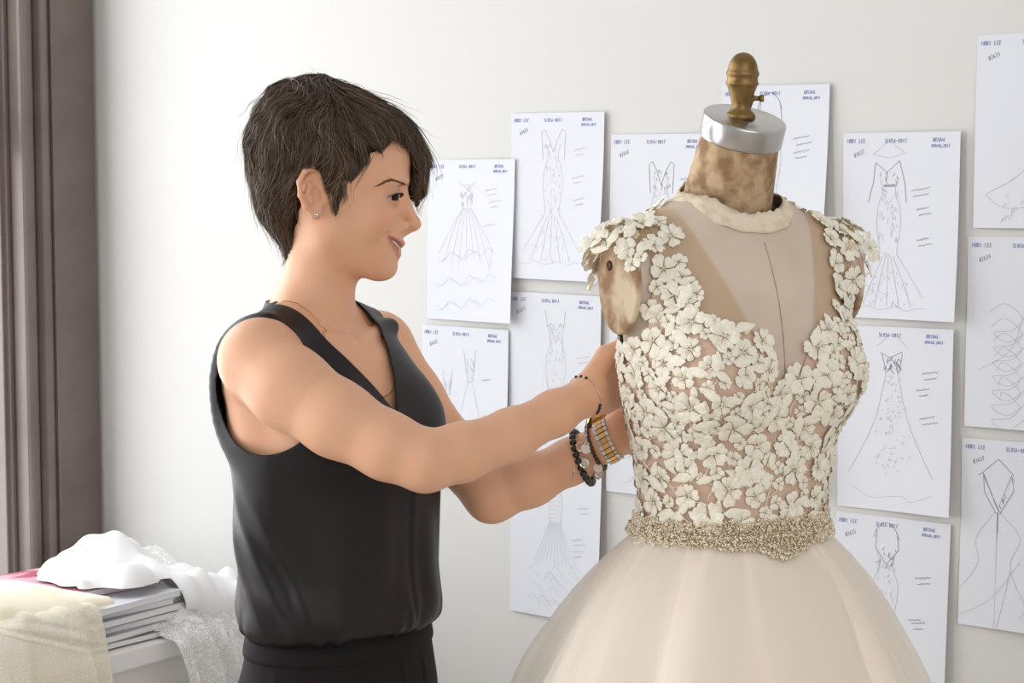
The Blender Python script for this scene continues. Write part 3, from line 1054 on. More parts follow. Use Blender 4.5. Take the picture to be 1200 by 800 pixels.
def body_fn(P):
    d = torso_fn(P)
    q = to_head(P)
    m = (q[..., 2] > -.16) & (np.abs(q[..., 0]) < .17)
    if m.any():
        qq = q[m]
        hd = head_fn(qq)
        d[m] = smin(d[m], hd, .016)
        # cut what the neck adds inside the mouth / under the lips is not needed: neck lies well behind
    for pts, rs, hand in ((RP, RR, RH), (LP, LR, LH)):
        A = np.array(pts + [p for pr in hand for p in pr[0]])
        lo, hi = A.min(0) - .09, A.max(0) + .09
        m = ((P > lo) & (P < hi)).all(-1)
        if m.any():
            Q = P[m]
            e = chain(Q, pts, rs, .014)
            h = None
            lo2 = hand[0][0][0]
            mh = ((Q - lo2) ** 2).sum(-1) < .28 ** 2
            if mh.any():
                Qh = Q[mh]
                for i, (pp, rr) in enumerate(hand):
                    c = chain(Qh, pp, rr, .004)
                    if i < 4:
                        h = c if h is None else smin(h, c, .010)
                    else:
                        h = smin(h, c, .0035 if i < 8 else .008)
                e[mh] = smin(e[mh], h, .012)
            d[m] = smin(d[m], e, .022)
    return d

woman_base = W(392, 700, DW).copy()
woman_base[2] = 0.0
woman = empty('person', tuple(woman_base))
tag(woman, 'woman with short dark hair in a black sleeveless top, reaching towards the dress', 'person')

import time as _t
_t0 = _t.time()
bV, bQ = isosurface(body_fn, W(235, 420, 2.42) * [1, 0, 0] + [0, 2.10, zt(770) + TC[2]], [W(830, 420, 2.45)[0], 2.72, HO[2] + .150], .0023, newton=1)
print('body', len(bV), _t.time() - _t0)
body_o = obj('body', bV, bQ, M['skin'], woman)
qv = to_head(bV.astype(np.float32))
sk = np.array(srgb(226, 175, 143))
cols = np.tile(sk, (len(bV), 1))
inh = (qv[:, 2] > -.12) & (np.abs(qv[:, 0]) < .14)
qh = qv[inh]
sh = np.stack([qh[:, 0], np.abs(qh[:, 1]), qh[:, 2]], -1)
def blend(cmask, w, c):
    cols[cmask] = cols[cmask] * (1 - w[:, None]) + np.array(c) * w[:, None]
ck = np.exp(-(((sh - np.array([.072, .042, -.022])) / np.array([.022, .025, .016])) ** 2).sum(-1)) * .35
blend(inh, ck, srgb(218, 140, 118))
ns = np.exp(-(((sh - np.array([.106, 0, -.03])) / np.array([.012, .012, .012])) ** 2).sum(-1)) * .25
blend(inh, ns, srgb(215, 140, 115))
lp = np.minimum(chain(qh, LIP_U, RU, .002), chain(qh, LIP_L, RL, .002))
blend(inh, np.clip(1.0 - (lp - .0002) / .0014, 0, 1) * .62, srgb(186, 106, 96))
mo = chain(qh, MOUTH, RM, .001)
blend(inh, np.clip(1 - mo / .0010, 0, 1) * .40, srgb(96, 40, 38))
er_ = np.clip(1 - (np.linalg.norm((sh - np.array([-.008, .078, .008])) / np.array([.02, .02, .035]), axis=1) - .6) / .4, 0, 1) * .25
blend(inh, er_, srgb(214, 140, 116))
le = sh - EYE
lid = np.clip(1 - (np.linalg.norm(le, axis=1) - .0150) / .004, 0, 1) * .28
blend(inh, lid, srgb(150, 96, 78))
set_colors(body_o, cols)

def face_y(x, z, side=-1):
    """skin depth (head y) at head x, z on the side nearest the camera"""
    lo_, hi_ = .15, 0.0
    ys = np.linspace(.12, 0, 241)
    q = np.stack([np.full(241, x), side * ys, np.full(241, z)], -1).astype(np.float32)
    f = head_fn(q)
    i = np.argmax(f < 0)
    return side * ys[i]

# eyes
for side in (-1, 1):
    c = EYE * [1, side, 1]
    mb = MB().sphere((0, 0, 0), ER, 24, 16)
    e = obj('eyeball', [from_head(np.array(v) + c) for v in mb.V], mb.F, M['eye_white'], woman)
    g = nrm(np.array([.72, side * .66, -.20]))
    mb = MB()
    e1 = nrm(np.cross(g, [0, 0, 1.0]))
    e2 = np.cross(g, e1)
    pts = []
    prof = [(0.0001, .0130), (.0022, .01285), (.0042, .0123), (.0059, .0111)]
    V = []
    for r, hgt in prof:
        for k in range(20):
            a = 2 * math.pi * k / 20
            V.append(c + g * hgt + r * (math.cos(a) * e1 + math.sin(a) * e2))
    F = [[i * 20 + k, i * 20 + (k + 1) % 20, (i + 1) * 20 + (k + 1) % 20, (i + 1) * 20 + k] for i in range(3) for k in range(20)]
    obj('iris', [from_head(v) for v in V], F, M['iris'], e)
    # upper and lower lashes
    mb = MB()
    for k in range(34):
        t = -1 + 2 * k / 33
        ey = t * .0118
        zz = .0038 * math.sqrt(max(0, 1 - t * t * .92)) - .0008 - .12 * abs(ey)
        xx = math.sqrt(max(1e-6, (ER + .0016) ** 2 - ey ** 2 - zz ** 2))
        loc = np.array([xx * math.cos(.45) - ey * math.sin(.45), xx * math.sin(.45) + ey * math.cos(.45), zz])
        out = nrm(loc)
        loc = loc * [1, side, 1]
        out = out * [1, side, 1]
        tip = loc + out * .0034 + np.array([.0006, side * .0006 * t, .0005])
        mb.tube([from_head(c + loc), from_head(c + (loc + tip) / 2 - [0, 0, .0008]), from_head(c + tip)], [.0006, .0004, .0001], 4)
    mb.build('eyelashes', M['lash'], woman)['kind'] = 'stuff'
    # eyebrow hairs
    mb = MB()
    rngb = np.random.default_rng(5)
    br = [hpx(451, 216.5), hpx(458, 213), hpx(465, 211.5), hpx(473, 214), hpx(480, 218)]
    brs = spline(br, 10)
    for k in range(120):
        t = rngb.random()
        i = min(int(t * (len(brs) - 1)), len(brs) - 2)
        wd = .0015 * (.35 + .65 * t)
        bx, bz = np.array(brs[i]) + rngb.normal(0, 1, 2) * [.001, wd * .5]
        dx = np.array(brs[i]) - np.array(brs[i + 1])
        dx = dx / np.linalg.norm(dx)
        L = rngb.uniform(.004, .007)
        pts = []
        for s_ in (0, .5, 1):
            x_, z_ = bx + dx[0] * L * s_, bz + dx[1] * L * s_ + .0006 * s_
            y_ = face_y(x_, z_, side)
            pts.append(from_head((x_, y_ + side * .0004, z_)))
        mb.tube(pts, [.00028, .00026, .0001], 3)
    mb.build('eyebrow', M['brow'], woman)['kind'] = 'stuff'
# teeth
V = []
for x_, y_, z_ in MOUTH[1:-1]:
    for dz, dx in ((.0040, -.0034), (.0004, -.0016), (-.0014, -.0018)):
        V.append(from_head((x_ + dx, y_ * .93, z_ + dz)))
obj('teeth', V, grid_faces(len(MOUTH) - 2, 3), M['teeth'], woman)

# ------------------------------------------------------------------ hair
def hp3(px, py, y=0.0):
    a, b = hpx(px, py)
    return (a, y, b)
FACE_CUT = [hpx(*p) for p in ((466, 163), (476, 166), (484, 178), (487, 196), (489, 240), (600, 240), (600, 420), (300, 420), (328, 300), (343, 296), (360, 278), (371, 258), (366, 246), (359, 226), (359, 205), (367, 195),
            (379, 193), (388, 200), (393, 214), (399, 243), (405, 254), (412, 236), (424, 210), (444, 184))]
FAR_CUT = [hpx(*p) for p in ((489, 240), (600, 240), (600, 420), (300, 420), (328, 300), (343, 296), (362, 276), (376, 250), (400, 240), (440, 230), (470, 226))]
def hair_fn(q):
    x, y, z = q[..., 0], q[..., 1], q[..., 2]
    d = ell(q, (-.006, 0, .058), (.094, .084, .084))
    d = smin(d, ell(q, (-.040, .004, .018), (.046, .066, .066)), .02)
    s = np.stack([x, np.abs(y), z], -1)
    d = smin(d, cone(s, (.024, .060, .045), (.0185, .0655, -.012), .011, .0035), .012)
    d = smin(d, ell(s, (.010, .040, .045), (.050, .034, .040)), .015)
    d = smin(d, cone(q, (-.036, 0, -.010), (-.036, 0, -.060), .046, .020), .02)
    d = smin(d, ell(q, (-.020, .010, .100), (.056, .062, .047)), .018)
    d = smin(d, ell(q, (-.056, -.004, .078), (.035, .052, .040)), .014)
    d = smin(d, ell(q, (-.046, -.016, .108), (.030, .044, .026)), .014)
    d = smin(d, ell(q, (.052, .006, .070), (.052, .066, .042)), .02)
    d = smin(d, ell(q, (.080, .022, .045), (.040, .044, .046)), .015)
    d = smin(d, ell(q, (.094, .032, .026), (.021, .024, .036)), .010)
    d = d + .0022 * np.sin(x * 95 + z * 60 + 2 * np.sin(y * 50)) * np.sin(z * 80 - y * 45) 
    d = d + .0008 * np.sin(x * 210 + y * 120 + z * 160)
    near = poly2(x, z, FACE_CUT)
    far = poly2(x, z, FAR_CUT)
    w = np.clip((y - .002) / .016, 0, 1)
    cut = near * (1 - w) + far * w
    d = smax(d, -cut, .006)
    return d
def hair_world(P):
    return hair_fn(to_head(P))
hV, hQ = isosurface(hair_world, HO + [-.14, -.12, -.12], HO + [.16, .12, .17], .003, newton=1)
print('hair', len(hV), _t.time() - _t0)
hair_o = obj('hair', hV, hQ, M['hair_base'], woman)

def hair_strands(n, seed, step, nst, lift0, lift1, width, pick=None):
    rng = np.random.default_rng(seed)
    sv = to_head(hV.astype(np.float32)).astype(float)
    hn = sv
    # only the outer side of the mass
    f = head_fn(sv.astype(np.float32))
    ok = f > .001
    if pick is not None:
        ok &= pick(sv)
    idx = np.nonzero(ok)[0]
    p = sv[rng.choice(idx, n)] + rng.normal(0, .001, (n, 3))
    p0 = p.copy()
    crown = np.array([-.020, .020, .140])
    seedv = rng.normal(0, 1, (n, 3))
    path = [p.copy()]
    nors = []
    lift = rng.uniform(0, 1, n) ** 2
    swirl = rng.normal(0, .26, n)
    for s_ in range(nst):
        _, g = fgrad(hair_fn, p, .002)
        g /= np.linalg.norm(g, axis=1, keepdims=True) + 1e-9
        nors.append(g)
        v = p - crown
        v[:, 0] *= 1.0
        dirn = v / (np.linalg.norm(v, axis=1, keepdims=True) + 1e-9)
        front = np.clip((p[:, 0] - .0) / .07, 0, 1)[:, None]
        topm = np.clip((p[:, 2] - .06) / .05, 0, 1)[:, None]
        side = np.clip(np.abs(p[:, 1]) / .07, 0, 1)[:, None]
        fwd = np.array([1.0, .25, -.25])
        back = np.array([-.55, 0, -.9])
        sb = np.array([.15, 0, -1.0])
        dirn = dirn * .8 + front * topm * fwd * 1.3 + (1 - front) * (1 - topm) * back * .9 + (1 - topm) * front * sb * .9 + topm * (1 - front) * np.array([-.35, -.2, .0])
        dirn = dirn + .40 * np.stack([np.sin(p[:, 2] * 70 + p[:, 1] * 40), np.sin(p[:, 0] * 60), np.sin(p[:, 0] * 75 + p[:, 1] * 50)], -1)
        dirn -= g * (dirn * g).sum(-1, keepdims=True)
        dirn /= np.linalg.norm(dirn, axis=1, keepdims=True) + 1e-9
        sd = np.cross(g, dirn)
        dirn = dirn + sd * swirl[:, None]
        dirn /= np.linalg.norm(dirn, axis=1, keepdims=True) + 1e-9
        p = p + dirn * step * np.clip((p[:, 2] + .082) / .015, .02, 1)[:, None]
        fv, g = fgrad(hair_fn, p, .002)
        t_ = (s_ + 1) / nst
        want = .0004 + lift * (lift0 + (lift1 - lift0) * t_ ** 1.5)
        gn = g / (np.linalg.norm(g, axis=1, keepdims=True) + 1e-9)
        mv = np.clip(fv - want, -.006, .003)
        p = p - gn * mv[:, None]
        path.append(p.copy())
    nors.append(nors[-1])
    path = np.array(path)                       # (nst+1, n, 3)
    roll = rng.uniform(-1.3, 1.3, n)
    V = np.zeros((nst + 1, n, 2, 3))
    for i in range(nst + 1):
        t = path[min(i + 1, nst)] - path[max(i - 1, 0)]
        t /= np.linalg.norm(t, axis=1, keepdims=True) + 1e-9
        w = np.cross(t, nors[i])
        w /= np.linalg.norm(w, axis=1, keepdims=True) + 1e-9
        w = w * np.cos(roll)[:, None] + nors[i] * np.sin(roll)[:, None]
        wd = width * (1 - .85 * (i / nst) ** 2) * (.4 if i == 0 else 1)
        V[i, :, 0] = path[i] + w * wd
        V[i, :, 1] = path[i] - w * wd
    Vw = HO + V.reshape(-1, 3) @ HM.astype(float)
    idx = np.arange((nst + 1) * n * 2).reshape(nst + 1, n, 2)
    Q = np.stack([idx[:-1, :, 0], idx[:-1, :, 1], idx[1:, :, 1], idx[1:, :, 0]], -1).reshape(-1, 4)
    tone = rng.uniform(.5, 1.6, n) + .9 * (rng.random(n) < .12)
    warm = rng.random(n)
    clump = .75 + .5 * (np.sin(p0[:, 0] * 140 + 3 * np.sin(p0[:, 2] * 90)) * np.sin(p0[:, 2] * 120 + p0[:, 1] * 60) > .1)
    tone = tone * clump
    base = np.stack([.080 * tone + .024 * warm, .051 * tone + .014 * warm, .033 * tone + .007 * warm], -1)
    C = np.broadcast_to(base[None, :, None, :], (nst + 1, n, 2, 3)).reshape(-1, 3)
    return Vw, Q, C
Vs, Qs, Cs = hair_strands(11000, 3, .0050, 11, .001, .007, .00050)
so = obj('hair_strands', Vs, Qs, M['hair'], hair_o)
set_colors(so, Cs)
so['kind'] = 'stuff'
Vs, Qs, Cs = hair_strands(900, 4, .0062, 10, .005, .020, .00032)
so = obj('loose_hairs', Vs, Qs, M['hair'], hair_o)
set_colors(so, Cs)
so['kind'] = 'stuff'
print('strands', _t.time() - _t0)

# ------------------------------------------------------------------ top and trousers
def zpx(py):
    return zt(py)
top_loft = Loft([(zpx(728), 0, .034, .140, .100, .094), (zpx(718), 0, .034, .150, .110, .104), (zpx(700), 0, .034, .151, .112, .106), (zpx(660), 0, .033, .147, .107, .102),
                 (zpx(600), 0, .031, .149, .109, .100), (zpx(530), 0, .026, .152, .116, .098), (zpx(480), 0, .020, .148, .110, .092), (zpx(440), 0, .012, .138, .092, .088), (zpx(400), 0, .004, .112, .070, .072), (zpx(375), 0, -.002, .075, .045, .056)], sm=7)
def top_fn(P):
    t = to_torso(P)
    x, y, z = t[..., 0], t[..., 1], t[..., 2]
    d = top_loft(x, y, z, .012)
    d = smin(d, smax(torso_fn(P) - .0045, zpx(690) - z, .01), .02)
    S = SH_R
    bk = spline([(-.122, S[1] - .004, S[2] + .046), (-.134, S[1] - .034, S[2] + .038), (-.140, S[1] - .058, S[2] + .012), (-.139, S[1] - .068, S[2] - .035), (-.135, S[1] - .060, S[2] - .085), (-.124, S[1] - .026, S[2] - .125)], 4)
    d = smin(d, chain(t, bk, list(np.linspace(.006, .012, len(bk))), .004), .016)
    for S, sg in ((SH_L, 1),):
        bk = [(sg * .098, S[1] - .022, S[2] + .036), (sg * .122, S[1] - .052, S[2] + .012), (sg * .131, S[1] - .064, S[2] - .035), (sg * .132, S[1] - .055, S[2] - .085), (sg * .128, S[1] - .02, S[2] - .120)]
        d = smin(d, chain(t, bk, [.012, .012, .014, .016, .018], .01), .03)
    th = np.arctan2(x, y - .02)
    low = np.clip((zpx(520) - z) / .20, 0, 1)
    fold = .0026 * np.sin(th * 9 + 3.0 * z / .1 * .35) + .0012 * np.sin(th * 17 + 1.3) + .0022 * np.sin(th * 5 - z * 22)
    d = d - fold * low * np.clip((z - zpx(742)) / .04, 0, 1)
    # diagonal drag folds from the near armpit
    u = (th + 1.35) * .14
    dg = u * .80 - (z - zpx(545)) * -.42
    for k, (o_, a_) in enumerate(((-.055, .0050), (-.085, .0042), (-.030, .0030))):
        w_ = np.exp(-((dg - o_) / .0075) ** 2) * np.clip((zpx(540) - z) / .08, 0, 1) * np.clip((z - zpx(722)) / .05, 0, 1)
        d = d - a_ * w_
    hem = np.clip((zpx(690) - z) / .035, 0, 1)
    d = d - .0016 * hem * np.sin(th * 23 + 2 * np.sin(th * 7))
    # front edge of the wrap placket
    st = np.clip(((x - .012) / .003), -1, 1)
    d = d - .0016 * st * np.clip((y - .05) / .02, 0, 1) * np.clip((zpx(500) - z) / .03, 0, 1)
    return d
tV, tQ = isosurface(top_fn, W(225, 420, 2.42) * [1, 0, 0] + [0, 2.15, zpx(748) + TC[2]], [W(560, 420, 2.42)[0], 2.72, zpx(325) + TC[2]], .0034, newton=1)
tt = to_torso(tV.astype(np.float32)).astype(float)
X_, Y_, Z_ = tt.T
# neckline: deep V in front, shallow scoop behind
zv = zpx(476)
vw = (Z_ - zv) * .070 / (zpx(365) - zv)
f_neck_front = np.abs(X_ + .004) - vw
f_neck_back = np.maximum(np.abs(X_) - .075, (zpx(352) - Z_))
f_neck = np.where(Y_ > .0, f_neck_front, np.maximum(np.abs(X_) - .072, -(Z_ - zpx(352))))
# arm holes around each shoulder
def armhole(S, sgn, ry, rz, oy, oz):
    e = np.sqrt(((Y_ - S[1] - oy) / ry) ** 2 + ((Z_ - S[2] - oz) / rz) ** 2) - 1
    return smax(e * .06, np.abs(S[0]) - .040 - sgn * X_, .03)
f_arm = np.minimum(armhole(SH_R, -1, .071, .074, .010, -.034), armhole(SH_L, 1, .062, .080, .010, -.024))
f_top = np.minimum(f_neck, f_arm)
tV, tT = clip_mesh(tV, tQ, f_top)
topo = solidify(obj('sleeveless_top', tV, tT, M['black_silk'], woman), .0016, -1)

leg_loft = Loft([(zpx(712), 0, .030, .128, .092, .092), (zpx(735), 0, .032, .134, .097, .094), (zpx(760), 0, .032, .139, .100, .098), (zpx(800), 0, .030, .150, .105, .108), (zpx(860), 0, .024, .168, .105, .120), (zpx(960), 0, .020, .172, .098, .120), (zpx(1060), 0, .020, .165, .088, .100)])
floor_z = -TC[2]
def trousers_fn(P):
    t = to_torso(P)
    x, y, z = t[..., 0], t[..., 1], t[..., 2]
    d = leg_loft(x, y, z, .01)
    # knife pleats below the waistband
    th = np.arctan2(x, y - .03)
    pl = np.zeros_like(x)
    for o_ in (-1.45, -1.05, -.62, .0, .45):
        pl = pl + np.exp(-((th - o_ + (z - zpx(755)) * .9) / .035) ** 2)
    d = d - .0028 * pl * np.clip((zpx(752) - z) / .02, 0, 1) * np.clip((z - zpx(900)) / .1, 0, 1)
    for sg in (-1, 1):
        lg = chain(t, [(sg * .088, .022, zpx(960)), (sg * .085, .02, -.98), (sg * .080, .0, floor_z + .05)], [.086, .068, .070], .03)
        d = smin(d, smax(lg, floor_z + .035 - z, .01), .03)
    return d
pV, pQ = isosurface(trousers_fn, [woman_base[0] - .30, DW - .30, .02], [woman_base[0] + .30, DW + .30, zpx(706) + TC[2]], .0045, newton=1)
pf = obj('trousers', pV, pQ, M['black_wool'], woman)
# waistband with centre seam
V = []
nW = 96
for i, py in enumerate((729, 733, 744, 749, 750)):
    cx, cy, rx, rf, rb = [float(v) for v in leg_loft.at(zpx(py))]
    e = (.0015, .0035, .0035, .0025, -.001)[i]
    for k in range(nW):
        a = 2 * math.pi * k / nW
        ry = (rf if math.cos(a) > 0 else rb) + e
        q = np.array([(rx + e) * math.sin(a), cy + ry * math.cos(a), zpx(py)])
        V.append(TC + q @ TM.astype(float))
F = [[i * nW + k, i * nW + (k + 1) % nW, (i + 1) * nW + (k + 1) % nW, (i + 1) * nW + k] for i in range(4) for k in range(nW)]
obj('waistband', V, F, M['black_wool'], pf)
for sg in (-1, 1):
    def shoe_fn(P, sg=sg):
        t = to_torso(P)
        q = np.stack([t[..., 0] - sg * .08, t[..., 1], t[..., 2] - floor_z], -1)
        d = smin(ell(q, (0, -.01, .045), (.036, .06, .045)), ell(q, (sg * .004, .10, .03), (.044, .10, .03)), .03)
        return smax(d, .002 - q[..., 2], .004)
    c = TC + np.array([sg * .08, .05, floor_z]) @ TM.astype(float)
    sV, sQ = isosurface(shoe_fn, c - [.18, .18, .01], c + [.18, .18, .12], .005, newton=1)
    obj('shoe', sV, sQ, M['leather'], woman)
print('clothes', _t.time() - _t0)
# ------------------------------------------------------------------ dress form
M['linen'] = mat('grey_linen', srgb(220, 203, 187), 0.85, noise=(7, srgb(200, 183, 168), .35, .7), bump=(700, .15, .0006), spec=.2)
M['papier'] = mat('aged_papier_mache', srgb(196, 168, 134), 0.75, noise=(42, srgb(144, 112, 80), .42, .62), bump=(60, .35, .003), spec=.3)
M['papier_pale'] = mat('pale_papier_mache', srgb(214, 196, 168), 0.9, noise=(22, srgb(158, 126, 96), .46, .62), bump=(70, .3, .002), spec=.25)
M['tornlinen'] = mat('torn_linen_edge', srgb(236, 222, 200), 0.9, noise=(60, srgb(214, 192, 164), .45, .7), bump=(300, .4, .002), spec=.15)
M['steel'] = mat('brushed_steel', srgb(196, 194, 192), 0.28, metal=1.0, bump=(90, .05, .001))
M['brass'] = mat('aged_brass', srgb(152, 124, 78), 0.44, metal=0.8, noise=(30, srgb(104, 80, 46), .4, .7), bump=(60, .1, .001))
M['darkscrew'] = mat('dark_screw', srgb(84, 66, 54), 0.5, metal=.6)
M['stitch'] = mat('seam_thread', srgb(166, 148, 132), 0.9)

DF = 2.36
AF = math.radians(27)
FL = np.array([math.cos(AF), math.sin(AF), 0])         # lateral, to the viewer's right
FF = np.array([math.sin(AF), -math.cos(AF), 0])        # the form's front
FC = W(857, 425, DF)
FM = np.stack([FL, FF, ZUP])
FM32 = FM.astype(np.float32)
def to_form(P):
    return (P - FC.astype(np.float32)) @ FM32.T
def from_form(q):
    return FC + np.asarray(q, float) @ FM
def zf(py):
    return W(857, py, DF)[2] - FC[2]
NT_AX = nrm(np.array([0, math.sin(math.radians(20)), math.cos(math.radians(20))]))     # neck leans forward (form coordinates)

form_loft = Loft([(zf(244), 0, -.006, .070, .050, .058), (zf(270), 0, .0, .098, .060, .072), (zf(300), 0, .004, .122, .074, .082), (zf(340), 0, .008, .140, .088, .090), (zf(385), 0, .010, .147, .098, .094), (zf(425), 0, .010, .148, .100, .092),
                  (zf(470), 0, .008, .139, .096, .088), (zf(530), 0, .006, .123, .092, .084), (zf(575), 0, .004, .116, .091, .083), (zf(612), 0, .003, .115, .092, .086), (zf(650), 0, .0, .126, .098, .098), (zf(720), 0, -.004, .155, .105, .125), (zf(800), 0, -.004, .165, .105, .13)])
NECK0 = np.array([0, -.014, zf(241)])
NECK1 = NECK0 + NT_AX * .087
SHX, SHZ = .150, zf(318)
def form_raw(q):
    """form without the flat arm plates; q in form coordinates"""
    s = np.stack([np.abs(q[..., 0]), q[..., 1], q[..., 2]], -1)
    d = form_loft(q[..., 0], q[..., 1], q[..., 2], .02)
    d = smin(d, cone(s, (.015, -.012, zf(256)), (SHX, -.004, SHZ), .036, .050), .035)
    d = smin(d, ell(s, (.066, .068, zf(432)), (.060, .056, .062)), .035)
    return d
def form_fn(q):
    d = form_raw(q)
    d = smin(d, cone(q, NECK0 - NT_AX * .03, NECK1, .060, .0475), .018)
    d = smax(d, np.abs(q[..., 0]) - .157, .006)
    return d
def fw(fn):
    return lambda P: fn(to_form(P))

form_base = FC.copy()
form_base[2] = 0
form = empty('dress_form', tuple(form_base))
tag(form, 'antique linen dress form with steel neck cap and brass finial wearing the gown', 'dress form')
fV, fQ = isosurface(fw(form_fn), FC + [-.24, -.22, zf(735)], FC + [.24, .22, zf(165)], .0035, newton=1)
fl = to_form(fV.astype(np.float32)).astype(float)
# torso below the torn edge, bare neck above it
def torn(q):
    an = np.arctan2(q[:, 0], q[:, 1] - NECK0[1])
    hgt = (q - NECK0) @ NT_AX
    edge = .004 + 0 * an
    return edge - hgt
_h = (fl - NECK0) @ NT_AX
tv, tt_ = clip_mesh(fV, fQ, np.maximum(torn(fl), np.linalg.norm(fl - NECK0 - _h[:, None] * NT_AX, axis=1) - .0640))
torso_o = obj('torso', tv, tt_, M['linen'], form)
nV, nQ = isosurface(fw(lambda q: smax(cone(q, NECK0 - NT_AX * .02, NECK1, .0565, .0465), -((q - NECK1.astype(np.float32)) @ -NT_AX.astype(np.float32)), .002)), FC + [-.10, -.12, zf(310)], FC + [.10, .10, zf(125)], .003, newton=1)
obj('neck', nV, nQ, M['papier'], form)
# torn linen band round the neck
V = []
nA = 160
for i in range(5):
    for k in range(nA):
        an = 2 * math.pi * k / nA
        e_top = .011 + .012 * math.exp(-((((an + 1.0 + math.pi) % (2 * math.pi)) - math.pi) / .35) ** 2) + .0016 * math.sin(an * 7) + .0012 * math.sin(an * 23 + 1) + .0012 * math.sin(an * 37 + 2 * math.sin(an * 5))
        h = -.020 + (e_top + .020) * i / 4
        r = .0605 - .011 * (h + .03) / .112 + (.0100, .0095, .0065, .0060, .0030)[i] + .0006 * math.sin(an * 13 + i)
        e1 = np.array([1.0, 0, 0])
        e2 = np.cross(NT_AX, e1) * -1
        V.append(from_form(NECK0 + NT_AX * h + r * (math.sin(an) * e1 + math.cos(an) * np.array([0, NT_AX[2], -NT_AX[1]]))))
F = [[i * nA + k, i * nA + (k + 1) % nA, (i + 1) * nA + (k + 1) % nA, (i + 1) * nA + k] for i in range(4) for k in range(nA)]
V = np.array(V)
Vl = (V - FC) @ FM.T
for _ in range(4):
    _f, _g = fgrad(form_fn, Vl, .002)
    Vl = Vl - np.clip(_f - .0012, -.006, .006)[:, None] * _g
V = from_form(Vl)
solidify(obj('torn_neckband', V, F, M['tornlinen'], form), .0012, 1)
# steel cap
CAPA = nrm(FF * math.sin(math.radians(21)) + ZUP * math.cos(math.radians(21)))
capc = from_form(NECK1) - CAPA * .004
cap = MB().lathe([(.0480, 0), (.0500, .001), (.0502, .026), (.0492, .0285), (.001, .0295)], capc, CAPA, 64).build('neck_cap', M['steel'], form)
bevel(cap, .0012, 2)
# brass finial
fin0 = W(869, 138, DF - .01)
fin0 = capc + CAPA * .029 - FF * .004 - FL * .004
FA = nrm(np.array([.03, -.10, 1.0]))
prof = [(.0175, -.002), (.0178, .002), (.0160, .005), (.0125, .008), (.0108, .012), (.0118, .018), (.0140, .026), (.0170, .034), (.0178, .037), (.0192, .0385), (.0196, .0405), (.0185, .0425), (.0180, .046), (.0186, .0485), (.0196, .0500), (.0196, .0525), (.0184, .0545),
        (.0176, .057), (.0166, .062), (.0145, .067), (.0112, .0715), (.0070, .0745), (.0025, .0758), (.0002, .076)]
fin = MB().lathe(prof, fin0, FA, 40).build('finial', M['brass'], form)
sc0 = fin0 + FA * .022
sd = nrm(FL * .9 - np.array([0, .5, 0]))
MB().tube([sc0 + sd * .008, sc0 + sd * .022], .0030, 10).tube([sc0 + sd * .0215, sc0 + sd * .0265], .0042, 12).build('thumb_screw', M['brass'], fin)
MB().tube([fin0 + FA * .008 + sd * .006, fin0 + FA * .026 + sd * .0145], [.0045, .0030], 10).build('screw_lug', M['brass'], fin)
# arm plates
for sg in (-1, 1):
    def plate_fn(q, sg=sg):
        x = q[..., 0] * sg
        d = ell(np.stack([q[..., 0] * 0, q[..., 1], q[..., 2]], -1), (0, .004, SHZ - .012), (1, .045, .058))
        return smax(d, np.abs(x - .158) - .0035, .002)
    aV, aQ = isosurface(fw(plate_fn), from_form((sg * .158, 0, SHZ)) - [.08, .08, .09], from_form((sg * .158, 0, SHZ)) + [.08, .08, .09], .0025, newton=1)
    pl = obj('arm_plate', aV, aQ, M['papier_pale'], form)
    c = from_form((sg * .1615, -.014, SHZ + .010))
    MB().lathe([(.0058, 0), (.0060, .001), (.0045, .0022), (.0002, .0024)], c, FL * sg, 16).build('screw', M['darkscrew'], pl)
# centre-front seam and the shoulder seam
def form_front(x, z, e=.0):
    """front surface depth (form y) at lateral x, height z"""
    ys = np.linspace(.18, -.02, 201)
    q = np.stack([np.full(201, x), ys, np.full(201, z)], -1).astype(np.float32)
    f = form_raw(q) - e
    i = int(np.argmax(f < 0))
    return ys[i]
pts = [from_form((.0, form_front(0, z) + .0010, z)) for z in np.linspace(zf(282), zf(446), 30)]
MB().tube(pts, .0005, 5).build('centre_seam', M['stitch'], form)
# wooden stand hidden by the skirt
M['wood'] = mat('dark_wood', (.09, .05, .03), .5)
MB().lathe([(.014, .03), (.014, FC[2] + zf(720))], form_base, n=16).build('stand_pole', M['wood'], form)
MB().lathe([(.15, 0), (.15, .012), (.12, .022), (.03, .035), (.016, .04)], form_base, n=32).build('stand_base', M['wood'], form)
print('form', _t.time() - _t0)

# ------------------------------------------------------------------ wedding dress
M['lining'] = mat('blush_lining', srgb(218, 188, 168), 0.6, sheen=.2, spec=.3)
M['illusion'] = mat('tan_illusion_net', srgb(216, 184, 142), 0.85, alpha=.36, spec=.2, bump=(1500, .1, .0003))
M['lace'] = mat('ivory_lace', srgb(253, 249, 236), 0.75, noise=(5, srgb(238, 230, 206), .40, .7), bump=(11, .5, .0005), spec=.25)
M['lace_dark'] = mat('ivory_lace_thread', srgb(242, 234, 212), 0.75, bump=(700, .4, .001), spec=.25)
M['bead'] = mat('champagne_beads', srgb(226, 210, 184), 0.22, metal=.55, spec=.7)
M['bead_clear'] = mat('crystal_beads', srgb(240, 232, 215), 0.10, metal=.35, spec=.9)
M['skirt'] = mat('blush_skirt_lining', srgb(247, 233, 220), 0.55, sheen=.3, spec=.3)

